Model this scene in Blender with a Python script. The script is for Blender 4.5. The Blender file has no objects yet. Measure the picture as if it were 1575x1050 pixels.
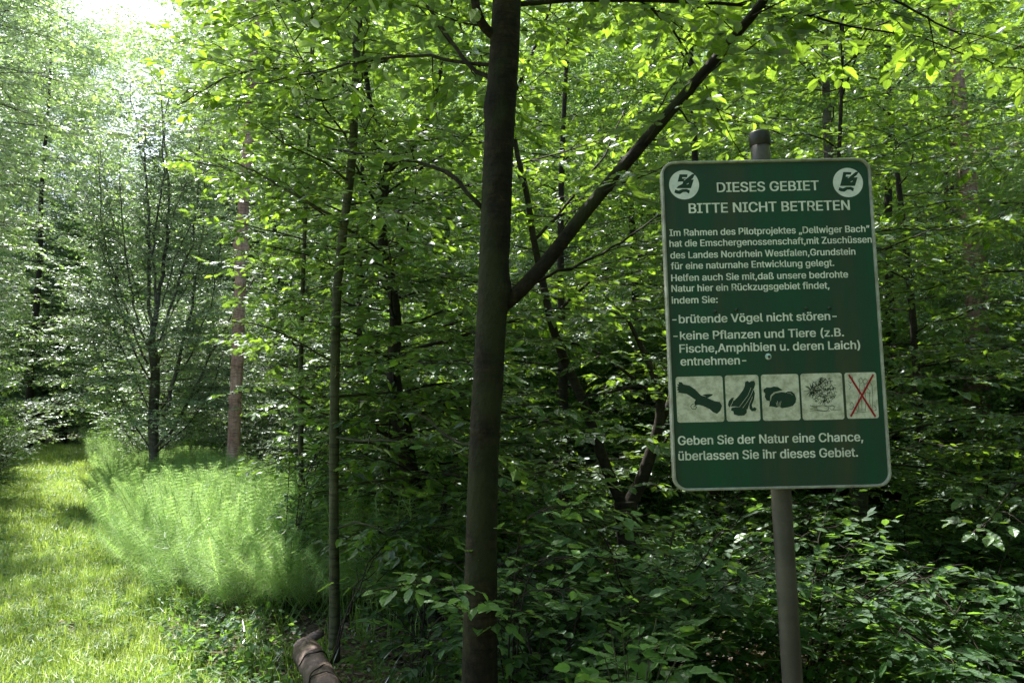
import bpy, math, random
import numpy as np
from mathutils import Vector, Matrix
from mathutils.geometry import tessellate_polygon

# ------------------------------------------------------------------ camera, sky, sun, exposure
scene = bpy.context.scene
C = scene.collection
FPX, PITCH, EYE = 1190.0, math.radians(5.5), 1.6
cam_d = bpy.data.cameras.new('camera')
cam_d.sensor_width = 36
cam_d.lens = 36 * FPX / 1575
cam_d.clip_start, cam_d.clip_end = 0.05, 600
cam = bpy.data.objects.new('camera', cam_d)
C.objects.link(cam)
cam.location = (0, 0, EYE)
cam.rotation_euler = (math.pi / 2 + PITCH, 0, 0)
scene.camera = cam

SUN_EL, SUN_AZ = math.radians(61), math.radians(-32)      # azimuth from +Y, negative towards -X
world = bpy.data.worlds.new('World')
scene.world = world
world.use_nodes = True
wn = world.node_tree
sky = wn.nodes.new('ShaderNodeTexSky')
sky.sky_type = 'NISHITA'
sky.sun_disc = False
sky.sun_elevation = SUN_EL
sky.sun_rotation = SUN_AZ
sky.dust_density = 3.5
sky.air_density = 1.0
wn.links.new(sky.outputs[0], wn.nodes['Background'].inputs[0])
wn.nodes['Background'].inputs[1].default_value = 0.13
sun_d = bpy.data.lights.new('sun', 'SUN')
sun_d.energy = 5.0
sun_d.angle = math.radians(0.53)
sun_d.color = (1.0, 0.96, 0.90)
sun = bpy.data.objects.new('sun', sun_d)
C.objects.link(sun)
sdir = Vector((math.sin(SUN_AZ) * math.cos(SUN_EL), math.cos(SUN_AZ) * math.cos(SUN_EL), math.sin(SUN_EL)))
sun.rotation_euler = sdir.to_track_quat('Z', 'Y').to_euler()
sun.location = sdir * 40
scene.view_settings.view_transform = 'Standard'
scene.view_settings.look = 'None'
scene.view_settings.gamma = 1.0
scene.view_settings.use_curve_mapping = False
scene.view_settings.exposure = 1.72
scene.cycles.max_bounces = 10
scene.cycles.diffuse_bounces = 6
scene.cycles.transmission_bounces = 6
scene.cycles.glossy_bounces = 2
scene.cycles.caustics_reflective = False
scene.cycles.sample_clamp_indirect = 6.0

RNG = np.random.default_rng(7)
UP = np.array([0, 0, 1.0])


def P(px, py, Y):
    """world point at forward distance Y that the photograph shows at pixel (px, py)"""
    u, v = (px - 787.5) / FPX, (525 - py) / FPX
    d = np.array([u, math.cos(PITCH) - v * math.sin(PITCH), math.sin(PITCH) + v * math.cos(PITCH)])
    return d * (Y / d[1]) + np.array([0, 0, EYE])


def project(p):
    """(N,3) world -> px, py, depth"""
    q = np.asarray(p) - np.array([0, 0, EYE])
    d = q[:, 1] * math.cos(PITCH) + q[:, 2] * math.sin(PITCH)
    v = -q[:, 1] * math.sin(PITCH) + q[:, 2] * math.cos(PITCH)
    d = np.where(np.abs(d) < 1e-4, 1e-4, d)
    return 787.5 + FPX * q[:, 0] / d, 525 - FPX * v / d, d


# ------------------------------------------------------------------ object helpers
def tag(o, label=None, cat=None, group=None, kind=None):
    if label: o['label'] = label
    if cat: o['category'] = cat
    if group: o['group'] = group
    if kind: o['kind'] = kind
    return o


def empty(name, loc, label, cat, group=None):
    o = bpy.data.objects.new(name, None)
    C.objects.link(o)
    o.location = [float(c) for c in loc]
    o.empty_display_size = 0.1
    return tag(o, label, cat, group)


def mesh_np(name, verts, faces, mat, smooth=False):
    """faces: (N,k) array, all the same size, or a list of such arrays"""
    fl = faces if isinstance(faces, list) else [faces]
    fl = [np.asarray(f, dtype=np.int32) for f in fl if len(f)]
    me = bpy.data.meshes.new(name)
    verts = np.asarray(verts, dtype=np.float32)
    me.vertices.add(len(verts))
    me.vertices.foreach_set('co', verts.ravel())
    tot = np.concatenate([np.full(len(f), f.shape[1], dtype=np.int32) for f in fl])
    start = np.concatenate([[0], np.cumsum(tot)[:-1]]).astype(np.int32)
    me.loops.add(int(tot.sum()))
    me.loops.foreach_set('vertex_index', np.concatenate([f.ravel() for f in fl]))
    me.polygons.add(len(tot))
    me.polygons.foreach_set('loop_start', start)
    me.polygons.foreach_set('loop_total', tot)
    me.polygons.foreach_set('use_smooth', np.full(len(tot), smooth, dtype=bool))
    me.update(calc_edges=True)
    if mat: me.materials.append(mat)
    return me


def link(name, me, parent=None, world_space=True):
    o = bpy.data.objects.new(name, me)
    C.objects.link(o)
    if parent is not None:
        o.parent = parent
        if world_space:
            o.matrix_parent_inverse = pinv(parent)
    return o


def wmat(o):
    m = Matrix.LocRotScale(o.location, o.rotation_euler, o.scale)
    return (wmat(o.parent) @ o.matrix_parent_inverse @ m) if o.parent else m


def pinv(p):
    return wmat(p).inverted()


class Tubes:
    """collects tapered tubes into one mesh"""
    def __init__(self):
        self.v, self.f, self.n = [], [], 0

    def add(self, pts, radii, sides=8, lump=0.0, rng=None, cap=True, bumps=()):
        pts = np.asarray(pts, float)
        k = len(pts)
        radii = np.broadcast_to(np.asarray(radii, float), (k,))
        t = np.gradient(pts, axis=0)
        t /= np.linalg.norm(t, axis=1)[:, None] + 1e-9
        ref = np.array([0.12, 0.99, 0.05]) if abs(t[0][2]) > 0.6 else np.array([0.05, 0.1, 0.99])
        a = np.cross(t, ref); a /= np.linalg.norm(a, axis=1)[:, None] + 1e-9
        b = np.cross(t, a)
        ang = np.arange(sides) * 2 * math.pi / sides
        r = np.repeat(radii[:, None], sides, 1)
        if lump:
            rng = rng or RNG
            ph = rng.uniform(0, 6.28, 6)
            s = np.concatenate([[0], np.cumsum(np.linalg.norm(np.diff(pts, axis=0), axis=1))])[:, None]
            A = ang[None, :]
            r = r * (1 + lump * (np.sin(3 * A + ph[0] + 1.7 * s) * 0.5 + np.sin(2 * A + ph[1] - 2.9 * s) * 0.5
                                 + 0.6 * np.sin(9 * s + ph[2]) + 0.5 * np.sin(5 * A + ph[3] + 7 * s) * np.sin(23 * s + ph[4])))
        for (i, an, amp, wi, wa) in bumps:
            d = np.angle(np.exp(1j * (ang - an)))
            r = r + amp * np.exp(-((np.arange(k) - i) / wi) ** 2)[:, None] * np.exp(-(d / wa) ** 2)[None, :]
        V = pts[:, None, :] + r[..., None] * (np.cos(ang)[None, :, None] * a[:, None, :] + np.sin(ang)[None, :, None] * b[:, None, :])
        i = np.arange(k - 1)[:, None] * sides + np.arange(sides)[None, :]
        j = np.arange(k - 1)[:, None] * sides + (np.arange(sides)[None, :] + 1) % sides
        F = np.stack([i, j, j + sides, i + sides], -1).reshape(-1, 4) + self.n
        self.v.append(V.reshape(-1, 3)); self.f.append(F)
        self.n += k * sides
        if cap:
            self.v.append(pts[[0, -1]]); c0, c1 = self.n, self.n + 1
            base = self.n - k * sides
            e = np.arange(sides)
            q = (e + 1) % sides
            self.f.append(np.stack([np.full(sides, c0), base + q, base + e, base + e], -1))
            self.f.append(np.stack([np.full(sides, c1), base + (k - 1) * sides + e, base + (k - 1) * sides + q, base + (k - 1) * sides + q], -1))
            self.n += 2

    def add_thin(self, P0, P1, r0, r1):
        """many single-segment three-sided twigs at once"""
        P0, P1 = np.asarray(P0), np.asarray(P1)
        if len(P0) == 0: return
        t = P1 - P0
        t /= np.linalg.norm(t, axis=1)[:, None] + 1e-9
        a = np.cross(t, UP + np.array([0.01, 0.02, 0])); a /= np.linalg.norm(a, axis=1)[:, None] + 1e-9
        b = np.cross(t, a)
        V = []
        for k in range(3):
            V.append(P0 + r0 * (math.cos(k * 2.094) * a + math.sin(k * 2.094) * b))
        for k in range(3):
            V.append(P1 + r1 * (math.cos(k * 2.094) * a + math.sin(k * 2.094) * b))
        V = np.stack(V, 1)
        o = np.arange(len(P0))[:, None] * 6 + self.n
        F = np.stack([o + np.array([[k, (k + 1) % 3, 3 + (k + 1) % 3, 3 + k]]) for k in range(3)], 1).reshape(-1, 4)
        self.v.append(V.reshape(-1, 3)); self.f.append(F); self.n += len(P0) * 6

    def mesh(self, name, mat, smooth=True):
        F = np.concatenate(self.f)
        tri = F[:, 2] == F[:, 3]
        return mesh_np(name, np.concatenate(self.v), [F[~tri], F[tri][:, :3]], mat, smooth)


def smooth_line(pts, n):
    pts = np.asarray(pts, float)
    for _ in range(3):
        if len(pts) > 2:
            a, b = pts[:-1] * 0.75 + pts[1:] * 0.25, pts[:-1] * 0.25 + pts[1:] * 0.75
            pts = np.concatenate([pts[:1], np.stack([a, b], 1).reshape(-1, pts.shape[1])[1:-1], pts[-1:]])
    d = np.concatenate([[0], np.cumsum(np.linalg.norm(np.diff(pts, axis=0), axis=1))])
    s = np.linspace(0, d[-1], n)
    out = np.stack([np.interp(s, d, pts[:, k]) for k in range(pts.shape[1])], 1)
    ker = max(1, n // (len(pts) * 2))
    if ker > 1:
        w = np.ones(2 * ker + 1); w /= w.sum()
        pad = np.concatenate([2 * out[:1] - out[1:ker + 1][::-1], out, 2 * out[-1:] - out[-ker - 1:-1][::-1]])
        out2 = np.stack([np.convolve(pad[:, k], w, 'valid') for k in range(out.shape[1])], 1)
        out2[0], out2[-1] = out[0], out[-1]
        out = out2
    return out


# ------------------------------------------------------------------ materials
def new_mat(name):
    m = bpy.data.materials.new(name)
    m.use_nodes = True
    nt = m.node_tree
    nt.nodes.clear()
    out = nt.nodes.new('ShaderNodeOutputMaterial')
    return m, nt, out


def N(nt, kind, **kw):
    n = nt.nodes.new(kind)
    for k, v in kw.items():
        if k.startswith('in_'):
            key = k[3:]
            n.inputs[int(key) if key.isdigit() else key].default_value = v
        else:
            setattr(n, k, v)
    return n


def ramp(nt, fac, stops):
    r = nt.nodes.new('ShaderNodeValToRGB')
    el = r.color_ramp.elements
    while len(el) < len(stops): el.new(0.5)
    for e, (p, c) in zip(el, stops):
        e.position = p
        e.color = (*c, 1) if len(c) == 3 else c
    nt.links.new(fac, r.inputs[0])
    return r.outputs[0]


def leaf_mat(name, cols, trans, mixf=0.45, rough=0.38, spec=0.5, island=1.0, patch=0.0):
    """cols: three reflect colours picked per leaf; trans: colour of the light that comes through"""
    m, nt, out = new_mat(name)
    L = nt.links
    geo = N(nt, 'ShaderNodeNewGeometry')
    oi = N(nt, 'ShaderNodeObjectInfo')
    add = N(nt, 'ShaderNodeMath', operation='ADD'); isl = N(nt, 'ShaderNodeMath', operation='MULTIPLY', in_1=island); L.new(geo.outputs['Random Per Island'], isl.inputs[0]); L.new(isl.outputs[0], add.inputs[0]); L.new(oi.outputs['Random'], add.inputs[1])
    fr = N(nt, 'ShaderNodeMath', operation='FRACT'); L.new(add.outputs[0], fr.inputs[0])
    c = ramp(nt, fr.outputs[0], [(0.0, cols[0]), (0.5, cols[1]), (0.93, cols[2]), (1.0, tuple(x * 1.5 for x in cols[2]))])
    # blotches
    tc = N(nt, 'ShaderNodeTexCoord')
    no = N(nt, 'ShaderNodeTexNoise', in_Scale=1.3, in_Detail=2.0)
    L.new(oi.outputs['Location'] if patch else tc.outputs['Object'], no.inputs['Vector'])
    mr = N(nt, 'ShaderNodeMapRange'); L.new(no.outputs[0], mr.inputs[0])
    mr.inputs['From Min'].default_value = 0.3; mr.inputs['From Max'].default_value = 0.7
    mr.inputs['To Min'].default_value = 0.8 - patch; mr.inputs['To Max'].default_value = 1.2 + patch
    mul = N(nt, 'ShaderNodeVectorMath', operation='SCALE'); L.new(c, mul.inputs[0]); L.new(mr.outputs[0], mul.inputs['Scale'])
    dif = N(nt, 'ShaderNodeBsdfDiffuse'); L.new(mul.outputs[0], dif.inputs[0])
    tr = N(nt, 'ShaderNodeBsdfTranslucent')
    tcol = ramp(nt, fr.outputs[0], [(0.0, tuple(x * 0.45 for x in trans)), (0.6, trans), (1.0, tuple(min(1, x * 1.3) for x in trans))])
    L.new(tcol, tr.inputs[0])
    mx = N(nt, 'ShaderNodeMixShader', in_0=mixf); L.new(dif.outputs[0], mx.inputs[1]); L.new(tr.outputs[0], mx.inputs[2])
    gl = N(nt, 'ShaderNodeBsdfGlossy', in_Roughness=rough, in_Color=(0.9, 0.95, 1.0, 1))
    fz = N(nt, 'ShaderNodeFresnel', in_IOR=1.42)
    fm = N(nt, 'ShaderNodeMath', operation='MULTIPLY', in_1=spec * 2); L.new(fz.outputs[0], fm.inputs[0]); fm.use_clamp = True
    m2 = N(nt, 'ShaderNodeMixShader'); L.new(fm.outputs[0], m2.inputs[0]); L.new(mx.outputs[0], m2.inputs[1]); L.new(gl.outputs[0], m2.inputs[2])
    L.new(m2.outputs[0], out.inputs[0])
    return m


def bark_mat(name, c0, c1, c2, scale=14, stretch=0.25, bump=0.6, rough=0.85, moss=None):
    m, nt, out = new_mat(name)
    L = nt.links
    tc = N(nt, 'ShaderNodeTexCoord')
    mp = N(nt, 'ShaderNodeMapping'); mp.inputs['Scale'].default_value = (1, 1, stretch)
    L.new(tc.outputs['Object'], mp.inputs[0])
    n1 = N(nt, 'ShaderNodeTexNoise', in_Scale=scale, in_Detail=8.0, in_Roughness=0.65); L.new(mp.outputs[0], n1.inputs['Vector'])
    n2 = N(nt, 'ShaderNodeTexNoise', in_Scale=2.2, in_Detail=4.0); L.new(tc.outputs['Object'], n2.inputs['Vector'])
    a = N(nt, 'ShaderNodeMath', operation='MULTIPLY_ADD', in_1=0.6); L.new(n1.outputs[0], a.inputs[0])
    b = N(nt, 'ShaderNodeMath', operation='MULTIPLY', in_1=0.4); L.new(n2.outputs[0], b.inputs[0]); L.new(b.outputs[0], a.inputs[2])
    c = ramp(nt, a.outputs[0], [(0.3, c0), (0.5, c1), (0.68, c2)])
    mh = N(nt, 'ShaderNodeMapping'); mh.inputs['Scale'].default_value = (1, 1, 6); L.new(tc.outputs['Object'], mh.inputs[0])
    nh = N(nt, 'ShaderNodeTexNoise', in_Scale=9.0, in_Detail=5.0, in_Roughness=0.7); L.new(mh.outputs[0], nh.inputs['Vector'])
    fh = ramp(nt, nh.outputs[0], [(0.40, (0.45,) * 3), (0.5, (1, 1, 1)), (0.62, (1, 1, 1)), (0.70, (2.2, 2.1, 1.9))])
    mh2 = N(nt, 'ShaderNodeVectorMath', operation='MULTIPLY'); L.new(c, mh2.inputs[0]); L.new(fh, mh2.inputs[1]); c = mh2.outputs[0]
    if moss:
        n3 = N(nt, 'ShaderNodeTexNoise', in_Scale=4.5, in_Detail=6.0); L.new(mp.outputs[0], n3.inputs['Vector'])
        f = ramp(nt, n3.outputs[0], [(0.48, (0, 0, 0)), (0.62, (1, 1, 1))])
        mix = N(nt, 'ShaderNodeMix', data_type='RGBA'); L.new(f, mix.inputs[0]); L.new(c, mix.inputs[6]); mix.inputs[7].default_value = (*moss, 1)
        c = mix.outputs[2]
    bs = N(nt, 'ShaderNodeBsdfPrincipled', in_Roughness=rough); L.new(c, bs.inputs['Base Color'])
    bs.inputs['Specular IOR Level'].default_value = 0.25
    bp = N(nt, 'ShaderNodeBump', in_Strength=bump, in_Distance=0.02); L.new(n1.outputs[0], bp.inputs['Height'])
    L.new(bp.outputs[0], bs.inputs['Normal'])
    L.new(bs.outputs[0], out.inputs[0])
    return m


def plain_mat(name, col, rough=0.6, metal=0.0, dirt=None, dirt_scale=6, dirt_amt=0.5, bump=0.0, spec=0.5):
    m, nt, out = new_mat(name)
    L = nt.links
    bs = N(nt, 'ShaderNodeBsdfPrincipled', in_Roughness=rough, in_Metallic=metal)
    bs.inputs['Specular IOR Level'].default_value = spec
    if dirt:
        tc = N(nt, 'ShaderNodeTexCoord')
        n1 = N(nt, 'ShaderNodeTexNoise', in_Scale=dirt_scale, in_Detail=9.0, in_Roughness=0.7); L.new(tc.outputs['Object'], n1.inputs['Vector'])
        f = ramp(nt, n1.outputs[0], [(0.42, (0, 0, 0)), (0.68, (dirt_amt,) * 3)])
        mix = N(nt, 'ShaderNodeMix', data_type='RGBA'); L.new(f, mix.inputs[0])
        mix.inputs[6].default_value = (*col, 1); mix.inputs[7].default_value = (*dirt, 1)
        L.new(mix.outputs[2], bs.inputs['Base Color'])
        if bump:
            bp = N(nt, 'ShaderNodeBump', in_Strength=bump, in_Distance=0.004); L.new(n1.outputs[0], bp.inputs['Height']); L.new(bp.outputs[0], bs.inputs['Normal'])
    else:
        bs.inputs['Base Color'].default_value = (*col, 1)
    L.new(bs.outputs[0], out.inputs[0])
    return m


M = {}
M['leaf'] = leaf_mat('hornbeam_leaf', [(0.03, 0.075, 0.018), (0.05, 0.115, 0.026), (0.085, 0.16, 0.035)], (0.28, 0.47, 0.03), 0.55, spec=0.3)
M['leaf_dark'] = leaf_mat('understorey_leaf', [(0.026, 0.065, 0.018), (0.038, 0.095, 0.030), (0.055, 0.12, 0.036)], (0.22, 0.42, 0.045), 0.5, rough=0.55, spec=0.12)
M['leaf_fresh_lit'] = leaf_mat('fresh_lit_leaf', [(0.08, 0.17, 0.04), (0.10, 0.21, 0.05), (0.13, 0.25, 0.06)], (0.34, 0.62, 0.06), 0.45, spec=0.3)  # fresh green, lightened in place of light coming through the leaves
M['leaf_pale'] = leaf_mat('woodland_leaf', [(0.10, 0.18, 0.05), (0.13, 0.22, 0.06), (0.17, 0.26, 0.08)], (0.44, 0.68, 0.15), 0.55, rough=0.45, spec=0.35)
M['leaf_willow'] = leaf_mat('willow_leaf', [(0.14, 0.22, 0.10), (0.18, 0.27, 0.13), (0.22, 0.31, 0.16)], (0.36, 0.54, 0.13), 0.5, rough=0.45, spec=0.4)
M['needle'] = leaf_mat('horsetail_green', [(0.14, 0.26, 0.06), (0.27, 0.43, 0.125), (0.42, 0.55, 0.21)], (0.46, 0.70, 0.17), 0.5, rough=0.6, spec=0.15, island=0.12, patch=0.1)
M['grass'] = leaf_mat('path_grass', [(0.20, 0.31, 0.07), (0.28, 0.38, 0.09), (0.38, 0.44, 0.14)], (0.44, 0.60, 0.09), 0.45, rough=0.6, spec=0.04, patch=0.25)
M['herb'] = leaf_mat('ground_herb_leaf', [(0.07, 0.15, 0.03), (0.10, 0.19, 0.04), (0.14, 0.23, 0.06)], (0.26, 0.46, 0.05), 0.45, spec=0.12)
M['bark'] = bark_mat('smooth_brown_bark', (0.003, 0.0025, 0.002), (0.017, 0.012, 0.0075), (0.060, 0.042, 0.026), scale=26, stretch=0.7, moss=(0.026, 0.029, 0.011), bump=0.9)
M['bark_dark'] = bark_mat('dark_bark', (0.012, 0.010, 0.008), (0.03, 0.024, 0.018), (0.06, 0.048, 0.034), bump=0.7)  # very dark brown tone with random grain
M['bark_green'] = bark_mat('algae_green_bark', (0.035, 0.038, 0.02), (0.075, 0.075, 0.04), (0.14, 0.13, 0.08))
M['bark_pink'] = bark_mat('pinkish_scaly_bark', (0.20, 0.10, 0.08), (0.45, 0.27, 0.22), (0.62, 0.45, 0.39), scale=22, bump=0.9)
M['bark_grey'] = bark_mat('grey_bark', (0.06, 0.055, 0.045), (0.12, 0.11, 0.09), (0.2, 0.18, 0.15))
M['log'] = bark_mat('pinkish_log_bark', (0.06, 0.045, 0.038), (0.17, 0.125, 0.108), (0.30, 0.23, 0.205), scale=16, stretch=0.8, bump=1.0, moss=(0.075, 0.06, 0.04))
M['cut'] = plain_mat('cut_wood', (0.26, 0.17, 0.12), 0.9, dirt=(0.12, 0.08, 0.05), dirt_scale=14)

# ------------------------------------------------------------------ leaves
LEAF_MID_V = np.array([(0, 0, 0), (0.30, -0.27, 0.045), (0.68, -0.24, 0.03), (1, 0, -0.06), (0.68, 0.24, 0.03), (0.30, 0.27, 0.045)])
LEAF_MID_F = np.array([(0, 1, 2, 3), (0, 3, 4, 5)])
LEAF_FAR_V = np.array([(0, 0, 0), (0.45, -0.28, 0.04), (1, 0, 0), (0.45, 0.28, 0.04)])
LEAF_FAR_F = np.array([(0, 1, 2, 3)])
NARROW_V = np.array([(0, 0, 0), (0.4, -0.13, 0.02), (1, 0, -0.03), (0.4, 0.13, 0.02)])


def leaf_hi():
    """pleated, finely toothed leaf along +X, length 1"""
    k = 8
    V, F = [], []
    prof = [0.0, 0.17, 0.25, 0.285, 0.28, 0.245, 0.18, 0.10, 0.0]
    for i in range(k + 1):
        x = i / k
        V.append((x, 0, -0.05 * x * x))
    for sgn in (-1, 1):
        for i in range(1, k):
            x = i / k
            tooth = 0.018 if i % 2 else -0.004
            V.append((x - 0.02 + (0.035 if i % 2 else 0), sgn * (prof[i] + tooth), 0.06 + (0.02 if i % 2 else -0.004) - 0.07 * x * x))
    for s, base in ((0, k + 1), (1, k + 1 + k - 1)):
        o = lambda i: base + i - 1
        for i in range(k):
            if i == 0: f = [0, o(1), 1]
            elif i == k - 1: f = [i, o(i), k]
            else: f = [i, o(i), o(i + 1), i + 1]
            F.append(f if s == 0 else f[::-1])
    return np.array(V), F


def hi_mesh(name, mat):
    V, F = leaf_hi()
    me = bpy.data.meshes.new(name)
    me.from_pydata([tuple(v) for v in V], [], F)
    t = 0.008
    me.materials.append(mat)
    return me


HI = {}


def leaf_quads(pos, ax, nr, size, mat, name, proto='mid'):
    V0, F0 = {'mid': (LEAF_MID_V, LEAF_MID_F), 'far': (LEAF_FAR_V, LEAF_FAR_F), 'narrow': (NARROW_V, LEAF_FAR_F)}[proto]
    ax = ax / (np.linalg.norm(ax, axis=1)[:, None] + 1e-9)
    sd = np.cross(nr, ax); sd /= np.linalg.norm(sd, axis=1)[:, None] + 1e-9
    nn = np.cross(ax, sd)
    V = pos[:, None, :] + size[:, None, None] * (V0[None, :, 0:1] * ax[:, None, :] + V0[None, :, 1:2] * sd[:, None, :] + V0[None, :, 2:3] * nn[:, None, :])
    F = (np.arange(len(pos))[:, None, None] * len(V0) + F0[None]).reshape(-1, 4)
    return mesh_np(name, V.reshape(-1, 3), F, mat)


class Foliage:
    """leaf positions grown on twigs; kept as arrays until the crown mesh is made"""
    def __init__(self, rng, leaf=0.07, keep=None):
        self.rng, self.leaf, self.keep = rng, leaf, keep
        self.p, self.a, self.n, self.s = [], [], [], []

    def shoots(self, P0, D, L, twigs=None, gap=0.034, flat=0.28, r0=0.0016):
        """straight shoots from P0 (T,3) along D (T,3) of length L (T), leaves alternately left and right"""
        rng = self.rng
        T = len(P0)
        if T == 0: return
        m = max(3, int(np.max(L) / gap))
        D = D / (np.linalg.norm(D, axis=1)[:, None] + 1e-9)
        q = (np.arange(m)[None, :] + rng.uniform(0.2, 0.8, (T, m))) / m
        keep = rng.uniform(size=(T, m)) < 0.93
        alive = (q * m * gap) < L[:, None] * 1.3
        s = q * L[:, None]
        sag = -0.25 * s * s
        pos = P0[:, None, :] + D[:, None, :] * s[..., None]
        pos[..., 2] += sag
        hz = np.cross(np.broadcast_to(UP, D.shape), D); hz /= np.linalg.norm(hz, axis=1)[:, None] + 1e-9
        side = np.where(np.arange(m)[None, :] % 2 == 0, 1.0, -1.0)
        an = np.radians(rng.uniform(28, 62, (T, m))) * (1 - 0.5 * q)
        ax = D[:, None, :] * np.cos(an)[..., None] + hz[:, None, :] * (np.sin(an) * side)[..., None]
        ax[..., 2] += rng.normal(-0.16, 0.24, (T, m))
        nr = np.broadcast_to(UP, (T, m, 3)) + rng.normal(0, flat, (T, m, 3))
        sz = self.leaf * rng.uniform(0.6, 1.22, (T, m)) * (1 - 0.25 * np.abs(q - 0.5))
        k = keep & alive
        self.p.append(pos[k]); self.a.append(ax[k]); self.n.append(nr[k]); self.s.append(sz[k])
        if twigs is not None:
            e = P0 + D * L[:, None]; e[:, 2] -= 0.25 * L * L
            twigs.add_thin(P0, e, r0, r0 * 0.5)

    def branch(self, pts, twigs, r0, sub_gap=0.2, sub_len=0.75, start=0.22, twig_gap=0.085, twig_len=0.26, sub_sides=3, draw=True):
        """a limb with side branches in a nearly level plane, each with leafy shoots"""
        rng = self.rng
        pts = np.asarray(pts)
        seg = np.linalg.norm(np.diff(pts, axis=0), axis=1)
        d = np.concatenate([[0], np.cumsum(seg)])
        Lb = d[-1]
        ss = np.arange(start * Lb, Lb, sub_gap)
        ss = ss + rng.uniform(-0.3, 0.3, len(ss)) * sub_gap
        for i, s in enumerate(ss):
            p = np.array([np.interp(s, d, pts[:, c]) for c in range(3)])
            j = min(max(np.searchsorted(d, s) - 1, 0), len(seg) - 1)
            t = pts[j + 1] - pts[j]; t = t / (np.linalg.norm(t) + 1e-9)
            th = t * np.array([1, 1, 0.5]); th /= np.linalg.norm(th) + 1e-9
            hz = np.cross(UP, th); hz /= np.linalg.norm(hz) + 1e-9
            sg = 1 if i % 2 else -1
            an = math.radians(rng.uniform(35, 62))
            dr = th * math.cos(an) + hz * sg * math.sin(an)
            dr[2] += rng.normal(-0.02, 0.14)
            dr /= np.linalg.norm(dr)
            L = sub_len * (1 - 0.6 * (s / Lb)) * rng.uniform(0.6, 1.15)
            if i == len(ss) - 1:
                dr, L = th, sub_len * 0.5
            if self.keep is not None:
                while L > 0.12 and not self.keep(np.array([p, p + dr * L * 0.5, p + dr * L])).all(): L *= 0.7
                if L <= 0.12: continue
            self._sub(p, dr, L, twigs, twig_gap, twig_len, draw, r0 * 0.35)

    def _sub(self, p, dr, L, twigs, twig_gap, twig_len, draw, r):
        rng = self.rng
        k = 5
        q = np.linspace(0, L, k)
        hz = np.cross(UP, dr); hz /= np.linalg.norm(hz) + 1e-9
        bend = rng.normal(0, 0.12)
        line = p[None] + dr[None] * q[:, None] + hz[None] * (bend * q * q)[:, None]
        line[:, 2] -= 0.10 * q * q + rng.normal(0, 0.008, k)
        if draw and twigs is not None:
            twigs.add(line, np.linspace(min(r, 0.006), 0.0018, k), 4, cap=False)
        n = max(2, int(L / twig_gap))
        s = (np.arange(n) + rng.uniform(0.2, 0.8, n)) / n * L
        P0 = np.stack([np.interp(s, q, line[:, c]) for c in range(3)], 1)
        sg = np.where(np.arange(n) % 2 == 0, 1.0, -1.0)
        an = np.radians(rng.uniform(35, 65, n)); an[-1] = 0.1
        D = dr[None] * np.cos(an)[:, None] + hz[None] * (sg * np.sin(an))[:, None]
        D[:, 2] += rng.normal(-0.05, 0.18, n)
        Ls = twig_len * rng.uniform(0.6, 1.2, n) * (1 - 0.4 * s / L)
        self.shoots(P0, D, Ls, twigs if draw else None)

    def arrays(self, keep=None):
        p, a, n, s = (np.concatenate(x) for x in (self.p, self.a, self.n, self.s))
        if keep is not None:
            k = keep(p)
            p, a, n, s = p[k], a[k], n[k], s[k]
        return p, a, n, s


def ground_z(x, y):
    x, y = np.asarray(x, float), np.asarray(y, float)
    z = 0.05 * np.sin(x * 0.9 + 1.3) * np.sin(y * 0.7) + 0.03 * np.sin(x * 2.3 + y * 1.9)
    off = x - (0.7 - 0.57 * y)
    z = z * np.clip((off - 0.5) / 2, 0.25, 1) + 0.0
    z = z - 0.10 * np.exp(-((off - 0.9) / 0.5) ** 2) * (y > 3)
    return z


def clear_space(p):
    """True where leaves may hang: not over the path, not round the photographer, not between him and the sign"""
    x, y, z = p[:, 0], p[:, 1], p[:, 2]
    edge = 0.7 - 0.57 * y
    over_path = (x < edge + 1.15 - 0.38 * np.clip(z - 1.5, 0, 1.7) - 0.95 * np.clip(z - 3.2, 0, 9)) & (x > edge - 4.5)
    near = (np.linalg.norm(p - np.array([0, 0, EYE]), axis=1) < 2.2)
    before_sign = (y < 2.55) & (x > 0.0) & (x < 1.6) & (z < 2.75)
    before_trunk = (y < 3.25) & (np.abs(x + 0.08) < 0.42 + 0.0 * z) & (z > 1.2) & (z < 2.9)
    low = z < 0.05
    near |= (y < 2.6) & (z < 3.1) & (x > -2.5)
    return ~(over_path | near | before_sign | before_trunk | low)


def make_crown(root, fol, mat_key, n_parts=0, keep=clear_space, proto='mid', name='leaf'):
    p, a, n, s = fol.arrays(keep)
    mat = M[mat_key]
    if n_parts:
        px, py, d = project(p)
        inn = (px > 0) & (px < 1575) & (py > 0) & (py < 1050) & (d > 0.3)
        score = np.where(inn, s / d, 0)
        idx = np.argsort(-score)[:n_parts]
        if mat_key not in HI: HI[mat_key] = hi_mesh('leaf', mat)
        inv = pinv(root)
        for i in idx:
            ax = Vector(a[i]).normalized(); sd = Vector(n[i]).cross(ax).normalized(); nn = ax.cross(sd)
            o = bpy.data.objects.new(name, HI[mat_key])
            C.objects.link(o)
            o.parent = root
            m = Matrix((ax, sd, nn)).transposed().to_4x4()
            m = Matrix.Translation(Vector(p[i])) @ m @ Matrix.Scale(float(s[i]), 4)
            o.matrix_parent_inverse = Matrix.Identity(4)
            o.matrix_local = inv @ m
        k = np.ones(len(p), bool); k[idx] = False
        p, a, n, s = p[k], a[k], n[k], s[k]
    if not len(p): return None
    o = link('crown', leaf_quads(p, a, n, s, mat, 'crown', proto), root)
    o['kind'] = 'stuff'
    return o




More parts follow.
